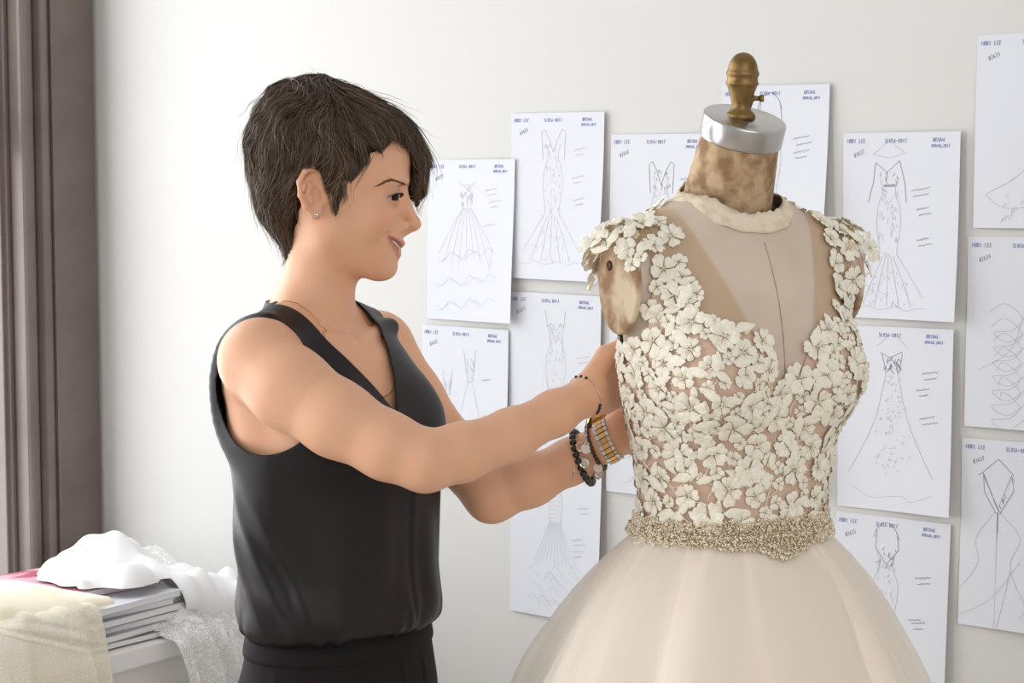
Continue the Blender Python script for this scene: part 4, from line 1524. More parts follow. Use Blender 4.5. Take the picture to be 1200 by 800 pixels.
def tulle_mat(name, col, cover):
    m = bpy.data.materials.new(name)
    m.use_nodes = True
    nt = m.node_tree
    nt.nodes.remove(nt.nodes['Principled BSDF'])
    out = nt.nodes['Material Output']
    df = nt.nodes.new('ShaderNodeBsdfDiffuse')
    df.inputs[0].default_value = (*col, 1)
    tl = nt.nodes.new('ShaderNodeBsdfTranslucent')
    tl.inputs[0].default_value = (*col, 1)
    mx = nt.nodes.new('ShaderNodeMixShader')
    mx.inputs[0].default_value = .45
    nt.links.new(df.outputs[0], mx.inputs[1])
    nt.links.new(tl.outputs[0], mx.inputs[2])
    tr = nt.nodes.new('ShaderNodeBsdfTransparent')
    lw = nt.nodes.new('ShaderNodeLayerWeight')      # a net is denser seen edge-on
    lw.inputs[0].default_value = .35
    mr = nt.nodes.new('ShaderNodeMapRange')
    mr.inputs['To Min'].default_value = cover
    mr.inputs['To Max'].default_value = min(1, cover * 1.9)
    nt.links.new(lw.outputs['Facing'], mr.inputs['Value'])
    m2 = nt.nodes.new('ShaderNodeMixShader')
    nt.links.new(mr.outputs[0], m2.inputs[0])
    nt.links.new(tr.outputs[0], m2.inputs[1])
    nt.links.new(mx.outputs[0], m2.inputs[2])
    nt.links.new(m2.outputs[0], out.inputs[0])
    return m
M['tulle'] = tulle_mat('ivory_tulle', srgb(252, 249, 243), .42)
M['sleeve_net'] = tulle_mat('sleeve_net', srgb(228, 200, 160), .25)

dress = empty('wedding_dress', tuple(form_base + [0, 0, .004]))
tag(dress, 'ivory wedding gown with floral lace bodice, beaded belt and tulle skirt on the form', 'dress')

dV, dQ = isosurface(fw(lambda q: smax(form_raw(q) - .0030, np.abs(q[..., 0]) - .1595, .006)), FC + [-.26, -.24, zf(640)], FC + [.26, .24, zf(235)], .0035, newton=1)
dl = to_form(dV.astype(np.float32)).astype(float)
X_, Y_, Z_ = dl.T
def vline(z):
    """half width of the open V at height z"""
    t = np.clip((z - zf(447)) / (zf(262) - zf(447)), 0, 1.3)
    return .004 + .082 * t ** .80
def sweet(ax):
    """height of the lace edge over the bust at |lateral|"""
    return zf(447) + np.interp(ax, [0, .012, .035, .060, .085, .11, .135, .2], [0, .010, .062, .080, .075, .090, .120, .16])
front = Y_ > -.012
ax_ = np.abs(X_)
armh = np.sqrt(((Y_ - .0) / .060) ** 2 + ((Z_ - SHZ + .021) / .066) ** 2) - 1
f_sh = np.maximum(armh * .06, .142 - ax_)                 # opening round the arm plates
f_open = np.where(front, ax_ - vline(Z_), np.maximum(ax_ - .078, zf(300) - Z_))
f_low = Z_ - zf(626)
f_bod = np.minimum.reduce([np.where(front, sweet(ax_) - Z_, zf(372) - Z_), f_low, f_sh])
f_yoke = np.minimum.reduce([-np.where(front, sweet(ax_) - .004 - Z_, zf(372) - Z_), f_open, f_sh])
boV, boT = clip_mesh(dV, dQ, f_bod)
obj('bodice', boV, boT, M['lining'], dress)
yoV, yoT = clip_mesh(dV, dQ, f_yoke)
obj('illusion_yoke', yoV, yoT, M['illusion'], dress)
# cap sleeves: arched net shells standing out beyond the arm plates
slv = {}
for sg in (-1, 1):
    nu, nv = 14, 22
    V = []
    for i in range(nu):
        u = i / (nu - 1)
        for j in range(nv):
            a = math.radians(-62 + 150 * j / (nv - 1))           # from front, over the top, to the back
            x = .128 + .066 * u * (1 - .55 * abs(math.sin(a)) ** 2) + .004 * math.sin(9 * a) * u
            r = .0555 + .006 * math.sin(math.pi * u) - .004 * u
            y = -.004 - r * math.sin(a) * -1 * (1.0 - .08 * u)
            z = SHZ + .002 + r * math.cos(a) - .022 * u * u
            V.append(from_form((sg * x, -.004 + r * -math.sin(a) * -1 if False else -.004 - r * math.sin(a), z)))
    slv[sg] = (np.array(V), grid_faces(nu, nv))
    obj('cap_sleeve', V, grid_faces(nu, nv), M['sleeve_net'], dress)

# ---- lace applique pieces
def flower_mesh(name, npet, cup, seed, notch=.10):
    r_ = np.random.default_rng(seed)
    mb = MB()
    for k in range(npet):
        a0 = 2 * math.pi * k / npet + r_.uniform(-.12, .12)
        L = r_.uniform(.88, 1.1)
        wd = math.pi / npet * 1.12
        rows = ((.12, .35), (.50, .95), (.82, 1.0), (1.0, .62))
        V = []
        for ri, (rr, ww_) in enumerate(rows):
            for ci, c in enumerate((-1, -.66, -.33, 0, .33, .66, 1)):
                an = a0 + c * wd * ww_ * (.9 if ri else .8)
                rad = rr * L * (1 - (notch * 1.2 if (ri == 3 and ci == 3) else 0)) * (1 - .06 * abs(c) * (ri == 2))
                z = cup * (rr ** 1.6) + .16 * (1 - c * c) * rr * (1.1 - rr) * 2 - .05 * abs(c) + r_.uniform(-.06, .06) + .10
                z += (.045 if ci % 2 else -.045) * (ri > 0)
                if ri == 3:
                    z -= .10 + .08 * r_.random()
                V.append((rad * math.cos(an), rad * math.sin(an), z * .8))
        F = [[i * 7 + j, i * 7 + j + 1, (i + 1) * 7 + j + 1, (i + 1) * 7 + j] for i in range(3) for j in range(6)]
        mb.add(V, F)
    me = build_mesh(name, mb.V, mb.F, True)
    me.materials.append(M['lace'])
    return me
def leaf_mesh(name, seed):
    r_ = np.random.default_rng(seed)
    V, F = [], []
    n = 7
    for i in range(n):
        t = i / (n - 1)
        w_ = .42 * math.sin(math.pi * t ** .8) + .02
        bend = .25 * (t - .5) ** 2 * r_.choice([-1, 1])
        for c in (-1, -.5, 0, .5, 1):
            V.append((t * 2 - 1, c * w_ + bend, .10 + .22 * (1 - abs(c)) * math.sin(math.pi * t) * (.4 if c == 0 else 1) + .1 * math.sin(3 * t + seed)))
    F = [[i * 5 + j, (i + 1) * 5 + j, (i + 1) * 5 + j + 1, i * 5 + j + 1] for i in range(n - 1) for j in range(4)]
    me = build_mesh(name, V, F, True)
    me.materials.append(M['lace'])
    return me
FLOWERS = [flower_mesh('lace_flower', 5, .30, 1, -.05), flower_mesh('lace_flower', 6, .22, 2, .0), flower_mesh('lace_flower', 5, .42, 3, .08), flower_mesh('lace_flower', 8, .3, 4, -.1), flower_mesh('lace_flower', 6, .35, 5, .05)]
LEAVES = [leaf_mesh('lace_leaf', 1), leaf_mesh('lace_leaf', 2), leaf_mesh('lace_leaf', 3)]

def tri_samples(V, T, n, rng):
    if T.shape[1] == 4:
        T = np.concatenate([T[:, [0, 1, 2]], T[:, [0, 2, 3]]])
    a, b, c = V[T[:, 0]], V[T[:, 1]], V[T[:, 2]]
    cr = np.cross(b - a, c - a)
    ar = np.linalg.norm(cr, axis=1)
    i = rng.choice(len(T), n, p=ar / ar.sum())
    u, v = rng.random(n), rng.random(n)
    f = u + v > 1
    u[f], v[f] = 1 - u[f], 1 - v[f]
    p = a[i] + (b - a)[i] * u[:, None] + (c - a)[i] * v[:, None]
    return p, cr[i] / (ar[i][:, None] + 1e-12)
rngl = np.random.default_rng(21)
sampP, sampN = [], []
p, n_ = tri_samples(boV, boT, 9000, rngl)
sampP.append(p); sampN.append(n_)
for sg in (-1, 1):
    p, n_ = tri_samples(slv[sg][0], slv[sg][1], 1300, rngl)
    cen = from_form((sg * .15, 0, SHZ - .02))
    flip = ((p - cen) * n_).sum(1) < 0
    n_[flip] *= -1
    sampP.append(p); sampN.append(n_)
# straps: lace scattered up the outer half of the yoke
p, n_ = tri_samples(yoV, yoT, 2500, rngl)
q = to_form(p.astype(np.float32))
keep = (np.abs(q[:, 0]) > .108) | ((q[:, 1] > 0) & (np.abs(q[:, 0]) - vline(q[:, 2]) > .034 + .03 * rngl.random(len(q)))) | (q[:, 1] < -.02)
sampP.append(p[keep]); sampN.append(n_[keep])
sampP = np.concatenate(sampP); sampN = np.concatenate(sampN)
order = rngl.permutation(len(sampP))
sampP, sampN = sampP[order], sampN[order]
CAMP = np.array([0, 0, CAMZ])

def poisson(P, N, dist0, taken, maxn):
    out = []
    pts = np.array(taken) if len(taken) else np.zeros((0, 4))
    for p, n_ in zip(P, N):
        low = np.clip((FC[2] + zf(440) - p[2]) / .12, 0, 1)
        dist = dist0 * (1 + .12 * low)
        if len(pts) and (np.linalg.norm(pts[:, :3] - p, axis=1) < (pts[:, 3] + dist) * .82).any():
            continue
        out.append((p, n_))
        pts = np.vstack([pts, [*p, dist]])
        if len(out) >= maxn:
            break
    return out, [tuple(t) for t in pts]
def frame(n_, ang):
    a = np.array([0, 0, 1.0]) if abs(n_[2]) < .9 else np.array([1.0, 0, 0])
    e1 = nrm(np.cross(a, n_))
    e2 = np.cross(n_, e1)
    c, s = math.cos(ang), math.sin(ang)
    return e1 * c + e2 * s, -e1 * s + e2 * c, n_
def place(name, me, p, n_, ang, size, zs=1.0):
    e1, e2, e3 = frame(n_, ang)
    o = bpy.data.objects.new(name, me)
    R = Matrix((e1 * size, e2 * size, e3 * size * zs)).transposed()
    m4 = R.to_4x4()
    m4.translation = Vector(p - np.array(abs_loc(dress)))
    o.parent = dress
    o.matrix_local = m4
    COL.objects.link(o)
    return o
hid = MB()
def place_or_join(name, me, p, n_, ang, size, zs, cnt, lim):
    seen = (n_ @ nrm(CAMP - p)) > -.25 and cnt[0] < lim
    if seen:
        cnt[0] += 1
        place(name, me, p, n_, ang, size, zs)
    else:
        e1, e2, e3 = frame(n_, ang)
        R = np.stack([e1 * size, e2 * size, e3 * size * zs])
        co = np.array([v.co[:] for v in me.vertices])
        hid.add(p + co @ R, [list(pl.vertices) for pl in me.polygons])
taken = []
beads_c = []
fc = [0]
big, taken = poisson(sampP, sampN, .0168, taken, 520)
for p, n_ in big:
    s_ = rngl.uniform(.0135, .0205)
    place_or_join('lace_flower', FLOWERS[rngl.integers(5)], p + n_ * .0004, n_, rngl.uniform(0, 6.28), s_, .80, fc, 290)
    if n_ @ nrm(CAMP - p) > -.2:
        e1, e2, e3 = frame(n_, 0)
        for k in range(7):
            a = rngl.uniform(0, 6.28); r = .0035 * math.sqrt(rngl.random())
            beads_c.append((p + n_ * .0040 + e1 * r * math.cos(a) + e2 * r * math.sin(a), rngl.uniform(.0008, .0014)))
sm_, taken = poisson(sampP[::-1], sampN[::-1], .0078, taken, 520)
sc_ = [0]
for p, n_ in sm_:
    place_or_join('lace_blossom', FLOWERS[rngl.integers(5)], p + n_ * .0012, n_, rngl.uniform(0, 6.28), rngl.uniform(.0075, .0105), .7, sc_, 290)
lv, taken2 = poisson(sampP[3000:], sampN[3000:], .0095, [], 700)
lc = [0]
for i, (p, n_) in enumerate(lv):
    if i % 2:
        continue
    place_or_join('lace_leaf', LEAVES[rngl.integers(3)], p + n_ * .0030, n_, rngl.uniform(0, 6.28), rngl.uniform(.010, .0155), .7, lc, 280)
ho = hid.build('lace_applique_behind', M['lace'], dress)
ho['kind'] = 'stuff'
# embroidered stems: corded threads wandering over the bodice
bod_fn = fw(lambda q: form_raw(q) - .0062)
mb = MB()
st = sampP[rngl.choice(len(sampP), 330)]
dirs = rngl.normal(0, 1, st.shape)
curv = rngl.uniform(-.30, .30, len(st))
path = [st.copy()]
p = st.copy()
for k in range(11):
    f, g = fgrad(bod_fn, p, .002)
    g /= np.linalg.norm(g, axis=1, keepdims=True)
    dirs -= g * (dirs * g).sum(1, keepdims=True)
    dirs /= np.linalg.norm(dirs, axis=1, keepdims=True)
    dirs = dirs * np.cos(curv)[:, None] + np.cross(g, dirs) * np.sin(curv)[:, None]
    p = p + dirs * .0040
    f, g = fgrad(bod_fn, p, .002)
    p = p - np.clip(f, -.004, .004)[:, None] * g
    path.append(p.copy())
path = np.array(path)
for i in range(len(st)):
    q = to_form(path[:, i].astype(np.float32))
    if (np.where(q[:, 1] > 0, q[:, 2] < sweet(np.abs(q[:, 0])), q[:, 2] < zf(380)).all()) and (q[:, 2] > zf(615)).all():
        mb.tube(list(path[:, i]), [.0003, .0005] + [.0006] * 8 + [.0004, .0002], 5)
o = mb.build('lace_stems', M['lace_dark'], dress)
o['kind'] = 'stuff'
mb = MB()
for c, r in beads_c:
    mb.sphere(c, r, 6, 4)
for p, n_ in zip(sampP[:1600], sampN[:1600]):
    if n_ @ nrm(CAMP - p) > -.1:
        mb.sphere(p + n_ * .0022, rngl.uniform(.0006, .0010), 5, 3)
o = mb.build('crystal_beads', M['bead_clear'], dress)
o['kind'] = 'stuff'

# ---- beaded belt
HZ_ = [0, .012, .03, .06, .10, .14, .19, .30, .55, .95]
RR_ = [.117, .123, .141, .168, .194, .214, .238, .272, .315, .345]
def skirt_r(h):
    return float(.118 + (np.interp(h, HZ_, RR_) - .118) * 1.02 + .001)
def belt_pt(a, z, e=0.0):
    cx, cy, rx, rf, rb = [float(v) for v in form_loft.at(z)]
    x, y = math.sin(a), math.cos(a)
    ry = rf if y > 0 else rb
    h = zf(613) - z
    rs = skirt_r(max(h, 0)) if h > -.004 else 0.0
    dep = .86 + .10 * min(max(h / .16, 0), 1)
    bx = float(smax(np.float64(rx + .006), np.float64(rs + .003), .008))
    by = float(smax(np.float64(cy * (1 if y > 0 else -1) + ry + .006), np.float64(rs * dep + .006), .008))
    return np.array([(bx + e) * x, (by + e) * y, z])
def belt_lim(a):
    a = (a + math.pi) % (2 * math.pi) - math.pi
    dip = .009 * math.exp(-(a / .15) ** 2) + .005 * math.exp(-(a / .60) ** 2)
    top = .004 * math.exp(-(a / .5) ** 2)
    return zf(596) + top + .0015 * math.sin(a * 21), zf(620) - dip + .0015 * math.sin(a * 17 + 1)
V = []
nA = 140
for k in range(nA):
    a = 2 * math.pi * k / nA
    z1, z0 = belt_lim(a)
    for t, e in [(0, -.003)] + [(.05 + .9 * j / 10, .0012) for j in range(11)] + [(1, -.003)]:
        V.append(from_form(belt_pt(a, z0 + (z1 - z0) * t, e)))
F = [[k * 13 + i, ((k + 1) % nA) * 13 + i, ((k + 1) % nA) * 13 + i + 1, k * 13 + i + 1] for k in range(nA) for i in range(12)]
M['belt_net'] = mat('champagne_belt_backing', srgb(196, 176, 142), .7)
belt = obj('belt', V, F, M['belt_net'], dress)
mb = MB()
mb2 = MB()
rb_ = np.random.default_rng(9)
for k in range(4600):
    a = rb_.uniform(-math.pi, math.pi) if k % 4 == 0 else rb_.uniform(-1.9, 1.5)
    z1, z0 = belt_lim(a)
    t = rb_.uniform(-.05, 1.05)
    r = rb_.uniform(.0009, .0017) * (1.35 if abs(a) < .25 and rb_.random() < .4 else 1)
    c = from_form(belt_pt(a, z0 + (z1 - z0) * t, .0020 + rb_.uniform(0, .0028)))
    (mb if rb_.random() < .62 else mb2).sphere(c, r, 6, 4)
o = mb.build('champagne_beads', M['bead'], belt)
o['kind'] = 'stuff'
o = mb2.build('crystal_rhinestones', M['bead_clear'], belt)
o['kind'] = 'stuff'

# ---- skirt: opaque lining and two soft tulle layers
def skirt(name, scale, folds, amp, phase, m, z_end, seed, nA=300, nZ=46, e0=.0):
    rs = np.random.default_rng(seed)
    ph = rs.uniform(0, 6.28, 6)
    zs = np.linspace(0, 1, nZ) ** 1.15
    ztop, zbot = zf(613), z_end - FC[2]
    # radius profile by height below the waist (metres)
    hz, rr = HZ_, RR_
    V = []
    for iz, t in enumerate(zs):
        z = ztop + (zbot - ztop) * t
        h = ztop - z
        R = np.interp(h, hz, rr)
        R = .118 + (R - .118) * scale + e0
        gr = np.clip(h / .16, 0, 1)
        for k in range(nA):
            a = 2 * math.pi * k / nA
            w = (math.sin(folds * a + ph[0] + .5 * math.sin(2 * a + ph[1])) + .5 * math.sin((folds * 1.7 // 1) * a + ph[2]) + .35 * math.sin(3 * a + ph[3]))
            w = math.copysign(abs(w) ** 1.15, w)
            rad = R * (1 + amp * gr * w) + .0008 * (1 - gr) * math.sin(34 * a + ph[4])
            dep = .86 + .10 * gr
            V.append(from_form((rad * math.sin(a) - .006 * gr, .003 + rad * dep * math.cos(a), z)))
    F = [[i * nA + k, (i + 1) * nA + k, (i + 1) * nA + (k + 1) % nA, i * nA + (k + 1) % nA] for i in range(nZ - 1) for k in range(nA)]
    return obj(name, V, np.array(F), m, dress)
skirt('skirt_lining', .86, 9, .045, 0, M['skirt'], .012, 1)
skirt('tulle_layer', .94, 11, .050, 1, M['tulle'], .010, 2)
skirt('tulle_overlay', 1.02, 8, .060, 2, M['tulle'], .008, 3, e0=.001)
print('dress', _t.time() - _t0)
# ------------------------------------------------------------------ desk under the window, with fabrics and magazines
M['desk'] = mat('white_painted_desk', (0.90, 0.89, 0.88), 0.45, bump=(30, .05, .001))
M['pages'] = mat('magazine_pages', srgb(244, 244, 246), 0.7, bump=(400, .2, .0008))
M['cover_grey'] = mat('grey_magazine_cover', srgb(150, 148, 150), 0.3)
M['cover_white'] = mat('white_magazine_cover', srgb(232, 234, 240), 0.3)
M['cover_pink'] = mat('pink_magazine_cover', srgb(226, 186, 200), 0.3, noise=(14, srgb(190, 96, 120), .50, .56))
M['cover_dark'] = mat('brown_magazine_cover', srgb(120, 104, 98), 0.3)
M['rose'] = mat('rose_fabric', srgb(205, 120, 140), 0.6, sheen=.3)

def D_(u, q, z):
    """desk coordinates: u out from the window wall, q from the corner along it"""
    p = CORNER + WU * u + WQ * q
    return np.array([p[0], p[1], z])
DZ = 0.742
DQ0, DQ1, DU = .20, 1.75, .62
desk = empty('desk', tuple(D_(.3, .9, 0)))
tag(desk, 'white desk under the window with fabrics and magazines on it', 'desk')
bevel(MB().box(D_(.05, DQ0, DZ - .035), WU * (DU - .05), WQ * (DQ1 - DQ0), ZUP * .035).build('desk_top', M['desk'], desk, smooth=False), .004)
bevel(MB().box(D_(.07, DQ0 + .03, DZ - .16), WU * (DU - .10), WQ * (DQ1 - DQ0 - .06), ZUP * .125).build('apron', M['desk'], desk, smooth=False), .003)
for u_, q_ in ((.08, DQ0 + .03), (DU - .09, DQ0 + .03), (.08, DQ1 - .09), (DU - .09, DQ1 - .09)):
    bevel(MB().box(D_(u_, q_, 0), WU * .055, WQ * .055, ZUP * (DZ - .036)).build('leg', M['desk'], desk, smooth=False), .003)

# magazines
def magazine(u, q, z, du, dq, h, rot, cover, label, bend=0):
    c, s = math.cos(rot), math.sin(rot)
    A = (WU * c + WQ * s)
    B = (-WU * s + WQ * c)
    o0 = D_(u, q, z)
    r = empty('magazine', tuple(o0 + A * du / 2 + B * dq / 2))
    bevel(MB().box(o0 + A * .002 + B * .002 + ZUP * .0006, A * (du - .004), B * (dq - .003), ZUP * (h - .0012)).build('pages', M['pages'], r, smooth=False), .0008, 1)
    MB().box(o0, A * du, B * dq, ZUP * .0006).build('back_cover', cover, r, smooth=False)
    MB().box(o0 + ZUP * (h - .0006), A * du, B * dq, ZUP * .0006).build('front_cover', cover, r, smooth=False)
    MB().box(o0 - A * .0006, A * .0006, B * dq, ZUP * h).build('spine', cover, r, smooth=False)
    tag(r, label, 'magazine', 'stack of magazines on the desk')
    return r
mags = [(.372, .43, .235, .205, .011, .05, 'cover_dark', 'brown-covered magazine at the very bottom of the stack'),
        (.350, .42, .240, .210, .012, -.06, 'cover_grey', 'grey magazine second from the bottom of the stack, sticking out'),
        (.368, .43, .225, .205, .010, .04, 'cover_white', 'thin white magazine in the middle of the stack'),
        (.360, .425, .230, .210, .013, -.02, 'cover_grey', 'thick grey magazine above the middle of the stack'),
        (.365, .43, .225, .205, .009, .06, 'cover_white', 'white magazine near the top of the stack'),
        (.358, .428, .228, .208, .011, -.03, 'cover_white', 'white-spined magazine directly under the pink one'),
        (.300, .40, .225, .210, .012, .10, 'cover_pink', 'pink-covered magazine on top of the stack')]
z = DZ + .001
mags = [(a + (.0), b - .075, *r) for a, b, *r in mags]
for (u_, q_, a_, b_, h_, r_, c_, l_) in mags:
    magazine(u_, q_, z, a_, b_, h_, r_, M[c_], l_)
    z += h_ + .0004
MAGTOP = z

def lace_cloth_mat(name, col, scale, lo, hi, rough=.8, base=.28):
    """openwork lace: procedural holes"""
    m = bpy.data.materials.new(name)
    m.use_nodes = True
    nt = m.node_tree
    p = nt.nodes['Principled BSDF']
    p.inputs['Base Color'].default_value = (*col, 1)
    p.inputs['Roughness'].default_value = rough
    p.inputs['Specular IOR Level'].default_value = .2
    tc = nt.nodes.new('ShaderNodeTexCoord')
    v = nt.nodes.new('ShaderNodeTexVoronoi')
    v.feature = 'DISTANCE_TO_EDGE'
    v.inputs['Scale'].default_value = scale
    nt.links.new(tc.outputs['Object'], v.inputs['Vector'])
    n = nt.nodes.new('ShaderNodeTexNoise')
    n.inputs['Scale'].default_value = scale * .22
    n.inputs['Detail'].default_value = 3
    nt.links.new(tc.outputs['Object'], n.inputs['Vector'])
    r1 = nt.nodes.new('ShaderNodeMapRange')
    r1.inputs['From Min'].default_value = .05
    r1.inputs['From Max'].default_value = .11
    r1.inputs['To Min'].default_value = 1.0
    r1.inputs['To Max'].default_value = base
    nt.links.new(v.outputs['Distance'], r1.inputs['Value'])
    r2 = nt.nodes.new('ShaderNodeMapRange')
    r2.inputs['From Min'].default_value = lo
    r2.inputs['From Max'].default_value = hi
    nt.links.new(n.outputs['Fac'], r2.inputs['Value'])
    mx = nt.nodes.new('ShaderNodeMath')
    mx.operation = 'MAXIMUM'
    nt.links.new(r1.outputs[0], mx.inputs[0])
    nt.links.new(r2.outputs[0], mx.inputs[1])
    nt.links.new(mx.outputs[0], p.inputs['Alpha'])
    return m
M['white_lace'] = lace_cloth_mat('white_lace_cloth', (0.90, 0.90, 0.89), 300, .44, .60, base=.6)
M['cream_lace'] = lace_cloth_mat('cream_lace_cloth', srgb(252, 244, 226), 520, .30, .75, base=.62)
M['cream_cloth'] = mat('cream_silk', srgb(250, 240, 214), .55, sheen=.3)

def drape(name, u_in, q0, q1, z_in, u_edge, drop, m, seed, fold, rise=.0, nS=46, nT=70, q_shift=0.0, z_edge=DZ, taper=0.0, parent=None, cut=0.0):
    """a cloth lying from u_in out to the desk edge and hanging over it; s runs along the cloth, t along the desk"""
    r_ = np.random.default_rng(seed)
    ph = r_.uniform(0, 6.28, 10)
    V = []
    for j in range(nT):
        t = j / (nT - 1)
        qq = q0 + (q1 - q0) * t
        Lf = u_edge - u_in
        dr = drop * (1 + .18 * math.sin(7 * t + ph[0]) + .08 * math.sin(17 * t + ph[1])) * (1 - cut * abs(2 * t - 1) ** 2)
        Rb = .022
        tot = Lf + dr
        for i in range(nS):
            s = i / (nS - 1) * tot
            fo = (math.sin(fold * t * 6.28 + ph[2] + .8 * math.sin(3 * t + ph[3])) + .5 * math.sin(fold * 2.3 * t * 6.28 + ph[4]))
            env = math.sin(math.pi * min(max(t, 0), 1)) ** .5
            if s < Lf:
                k = s / Lf
                u = u_in + s
                hump = rise * env * (math.sin(math.pi * (k * .92 + .04)) ** .9) * (1 + .30 * math.sin(5 * t + ph[5] + 3 * k) + .16 * math.sin(13 * t - 5 * k + ph[6]))
                z = z_edge + .003 + (z_in - z_edge) * (1 - k) ** 1.3 + hump + .0055 * abs(fo) * env
                out = 0.0
            else:
                d = s - Lf
                k = min(d / .06, 1)
                u = u_edge + .004 + Rb * (1 - math.exp(-d / Rb)) * .6
                z = z_edge + .003 - max(0, d - Rb * .35 * (1 - math.exp(-d / Rb)))
                out = (.010 + .040 * min(d / .2, 1)) * (fo * .5 + .75)
                z += .0055 * abs(fo) * env * (1 - k)
            w = 1 - taper * max(0, s - Lf) / max(dr, .001)
            qv = (q0 + q1) / 2 + (qq - (q0 + q1) / 2) * w + q_shift * max(0, s - Lf)
            V.append(D_(u + out, qv + .006 * math.sin(fold * 3 * t + 9 * s), z))
    o = obj(name, V, grid_faces(nT, nS), m, parent)
    return o
cream = empty('cream_fabric', tuple(D_(.45, .85, DZ)))
tag(cream, 'cream sheer lace fabric heaped on the desk and hanging over its edge', 'fabric')
drape('silk_heap', .28, .53, 1.10, DZ + .07, .60, .012, M['cream_cloth'], 3, 3, rise=.045, parent=cream, z_edge=DZ + .088)
drape('lace_fall', .46, .575, 1.08, DZ + .092, DU - .005, .30, M['cream_lace'], 5, 4, rise=.006, parent=cream, q_shift=-.06, z_edge=DZ + .088)
white = empty('white_lace_fabric', tuple(D_(.45, .40, DZ)))
tag(white, 'white lace fabric crumpled over the magazines, trailing over the desk edge by the woman', 'fabric')
def blob_fn(P):
    q = (P - D_(.43, .37, DZ).astype(np.float32))
    u = q @ WU.astype(np.float32)
    v = q @ WQ.astype(np.float32)
    z_ = q[..., 2]
    L = np.stack([u, v, z_], -1)
    d = ell(L, (.02, .03, .055), (.13, .115, .065))
    d = smin(d, ell(L, (-.02, -.03, .075), (.08, .07, .060)), .04)
    d = smin(d, ell(L, (.08, -.10, .03), (.12, .10, .055)), .04)
    d = d + .012 * np.sin(u * 34 + 2.2 * np.sin(v * 22) + z_ * 20) * np.sin(v * 27 + z_ * 35) + .006 * np.sin(u * 70 + v * 50 + z_ * 60) * np.sin(v * 80 - u * 30)
    return smax(d, .0 - z_, .01)
c_ = D_(.43, .37, DZ)
wV, wQ = isosurface(blob_fn, c_ + [-.28, -.28, -.01], c_ + [.28, .28, .22], .006, newton=1)
wl = wV - c_
zz = wl[:, 2]
# let the magazines keep their place: the cloth lies on top of and in front of them
uu, vv = wl @ WU, wl @ WQ
wV2, wT2 = clip_mesh(wV, wQ, np.minimum(zz - .004, np.maximum(zz - (MAGTOP - DZ + .004), np.maximum(-.02 - vv, uu - .21))))
M['white_cloth'] = mat('white_tulle_heap', (0.90, 0.90, 0.90), .6, sheen=.3)
obj('crumpled_heap', wV2, wT2, M['white_cloth'], white)
drape('lace_fall', .40, .215, .42, DZ + .10, DU + .008, .26, M['white_lace'], 8, 4, rise=.03, parent=white, q_shift=-.10, nS=60)

# ------------------------------------------------------------------ jewellery
M['gold'] = mat('gold', srgb(226, 184, 120), .22, metal=1)
M['silver'] = mat('silver', srgb(215, 210, 205), .2, metal=1)
M['blackbead'] = mat('black_bead', (0.016, 0.013, 0.012), .35, coat=.3)
M['brownbead'] = mat('brown_bead', (0.06, 0.035, 0.025), .4)
M['pearl'] = mat('pearl', (0.85, 0.80, 0.74), .25, coat=.5)
M['dial'] = mat('watch_dial', srgb(238, 230, 214), .3)

def arm_ring(pts, rs, s, tilt=0.0, roll=0.0, e=.003):
    """centre, axes and radius of a loop worn at chain parameter s (index + fraction)"""
    i = int(min(s, len(pts) - 2)); f = s - i
    c = pts[i] * (1 - f) + pts[i + 1] * f
    r = rs[i] * (1 - f) + rs[i + 1] * f + e
    ax = nrm(pts[i + 1] - pts[i])
    up = nrm(ZUP - ax * (ZUP @ ax))
    sd = np.cross(ax, up)
    return c, ax, up, sd, r
def ring_pts(c, ax, up, sd, r, n, tilt=0.0, sag=0.0):
    out = []
    for k in range(n):
        a = 2 * math.pi * k / n
        p = c + up * r * math.cos(a) + sd * r * math.sin(a) + ax * (tilt * math.cos(a)) 
        if sag:
            p = p - ZUP * sag
        out.append(p)
    return out
# black bead bracelet on the far (left) wrist
br = empty('bead_bracelet', tuple(LP[5] - [0, 0, .03]))
tag(br, 'round black bead bracelet on the woman\'s far forearm', 'bracelet')
c, ax, up, sd, r = arm_ring(LP, LR, 5.28, e=.0075)
for k, p in enumerate(ring_pts(c, ax, up, sd, r, 24, tilt=.006, sag=.0035)):
    MB().sphere(p, .0046, 12, 8).build('bead', M['blackbead'], br)
c2 = c - ax * .006 + sd * (r * .8)
MB().tube([c2 + ZUP * .004, c2 - ZUP * .008, c2 - ZUP * .022 - ax * .003], [.0012, .0028, .0004], 8).build('feather_charm', M['silver'], br)
# charm bracelet
cb = empty('charm_bracelet', tuple(LP[5] - [0, 0, .04]))
tag(cb, 'brown corded bracelet with silver disc charms beside the watch', 'bracelet')
c, ax, up, sd, r = arm_ring(LP, LR, 5.62, e=.004)
for k, p in enumerate(ring_pts(c, ax, up, sd, r, 34, tilt=.004)):
    MB().sphere(p, .0029, 8, 6).build('bead', M['brownbead'], cb)
camdir = lambda p: nrm(CAMP - p)
for k, (a, dz_, rr_) in enumerate(((1.25, .010, .0062), (1.05, -.002, .0066), (1.75, .004, .0070), (2.3, -.003, .0060), (2.75, -.010, .0062), (2.95, -.012, .0055))):
    p = c + up * r * math.cos(a) + sd * (r + .004) * math.sin(a) - ax * (.004 + .005 * (k % 3)) - ZUP * .004
    MB().lathe([(rr_, 0), (rr_ * 1.04, .0006), (rr_, .0012), (rr_ * .8, .0010), (.0002, .0013)], p, nrm(camdir(p) + .3 * ZUP * (k % 2) + .3 * ax), 18).build('disc_charm', M['silver'] if k % 3 else M['pearl'], cb)
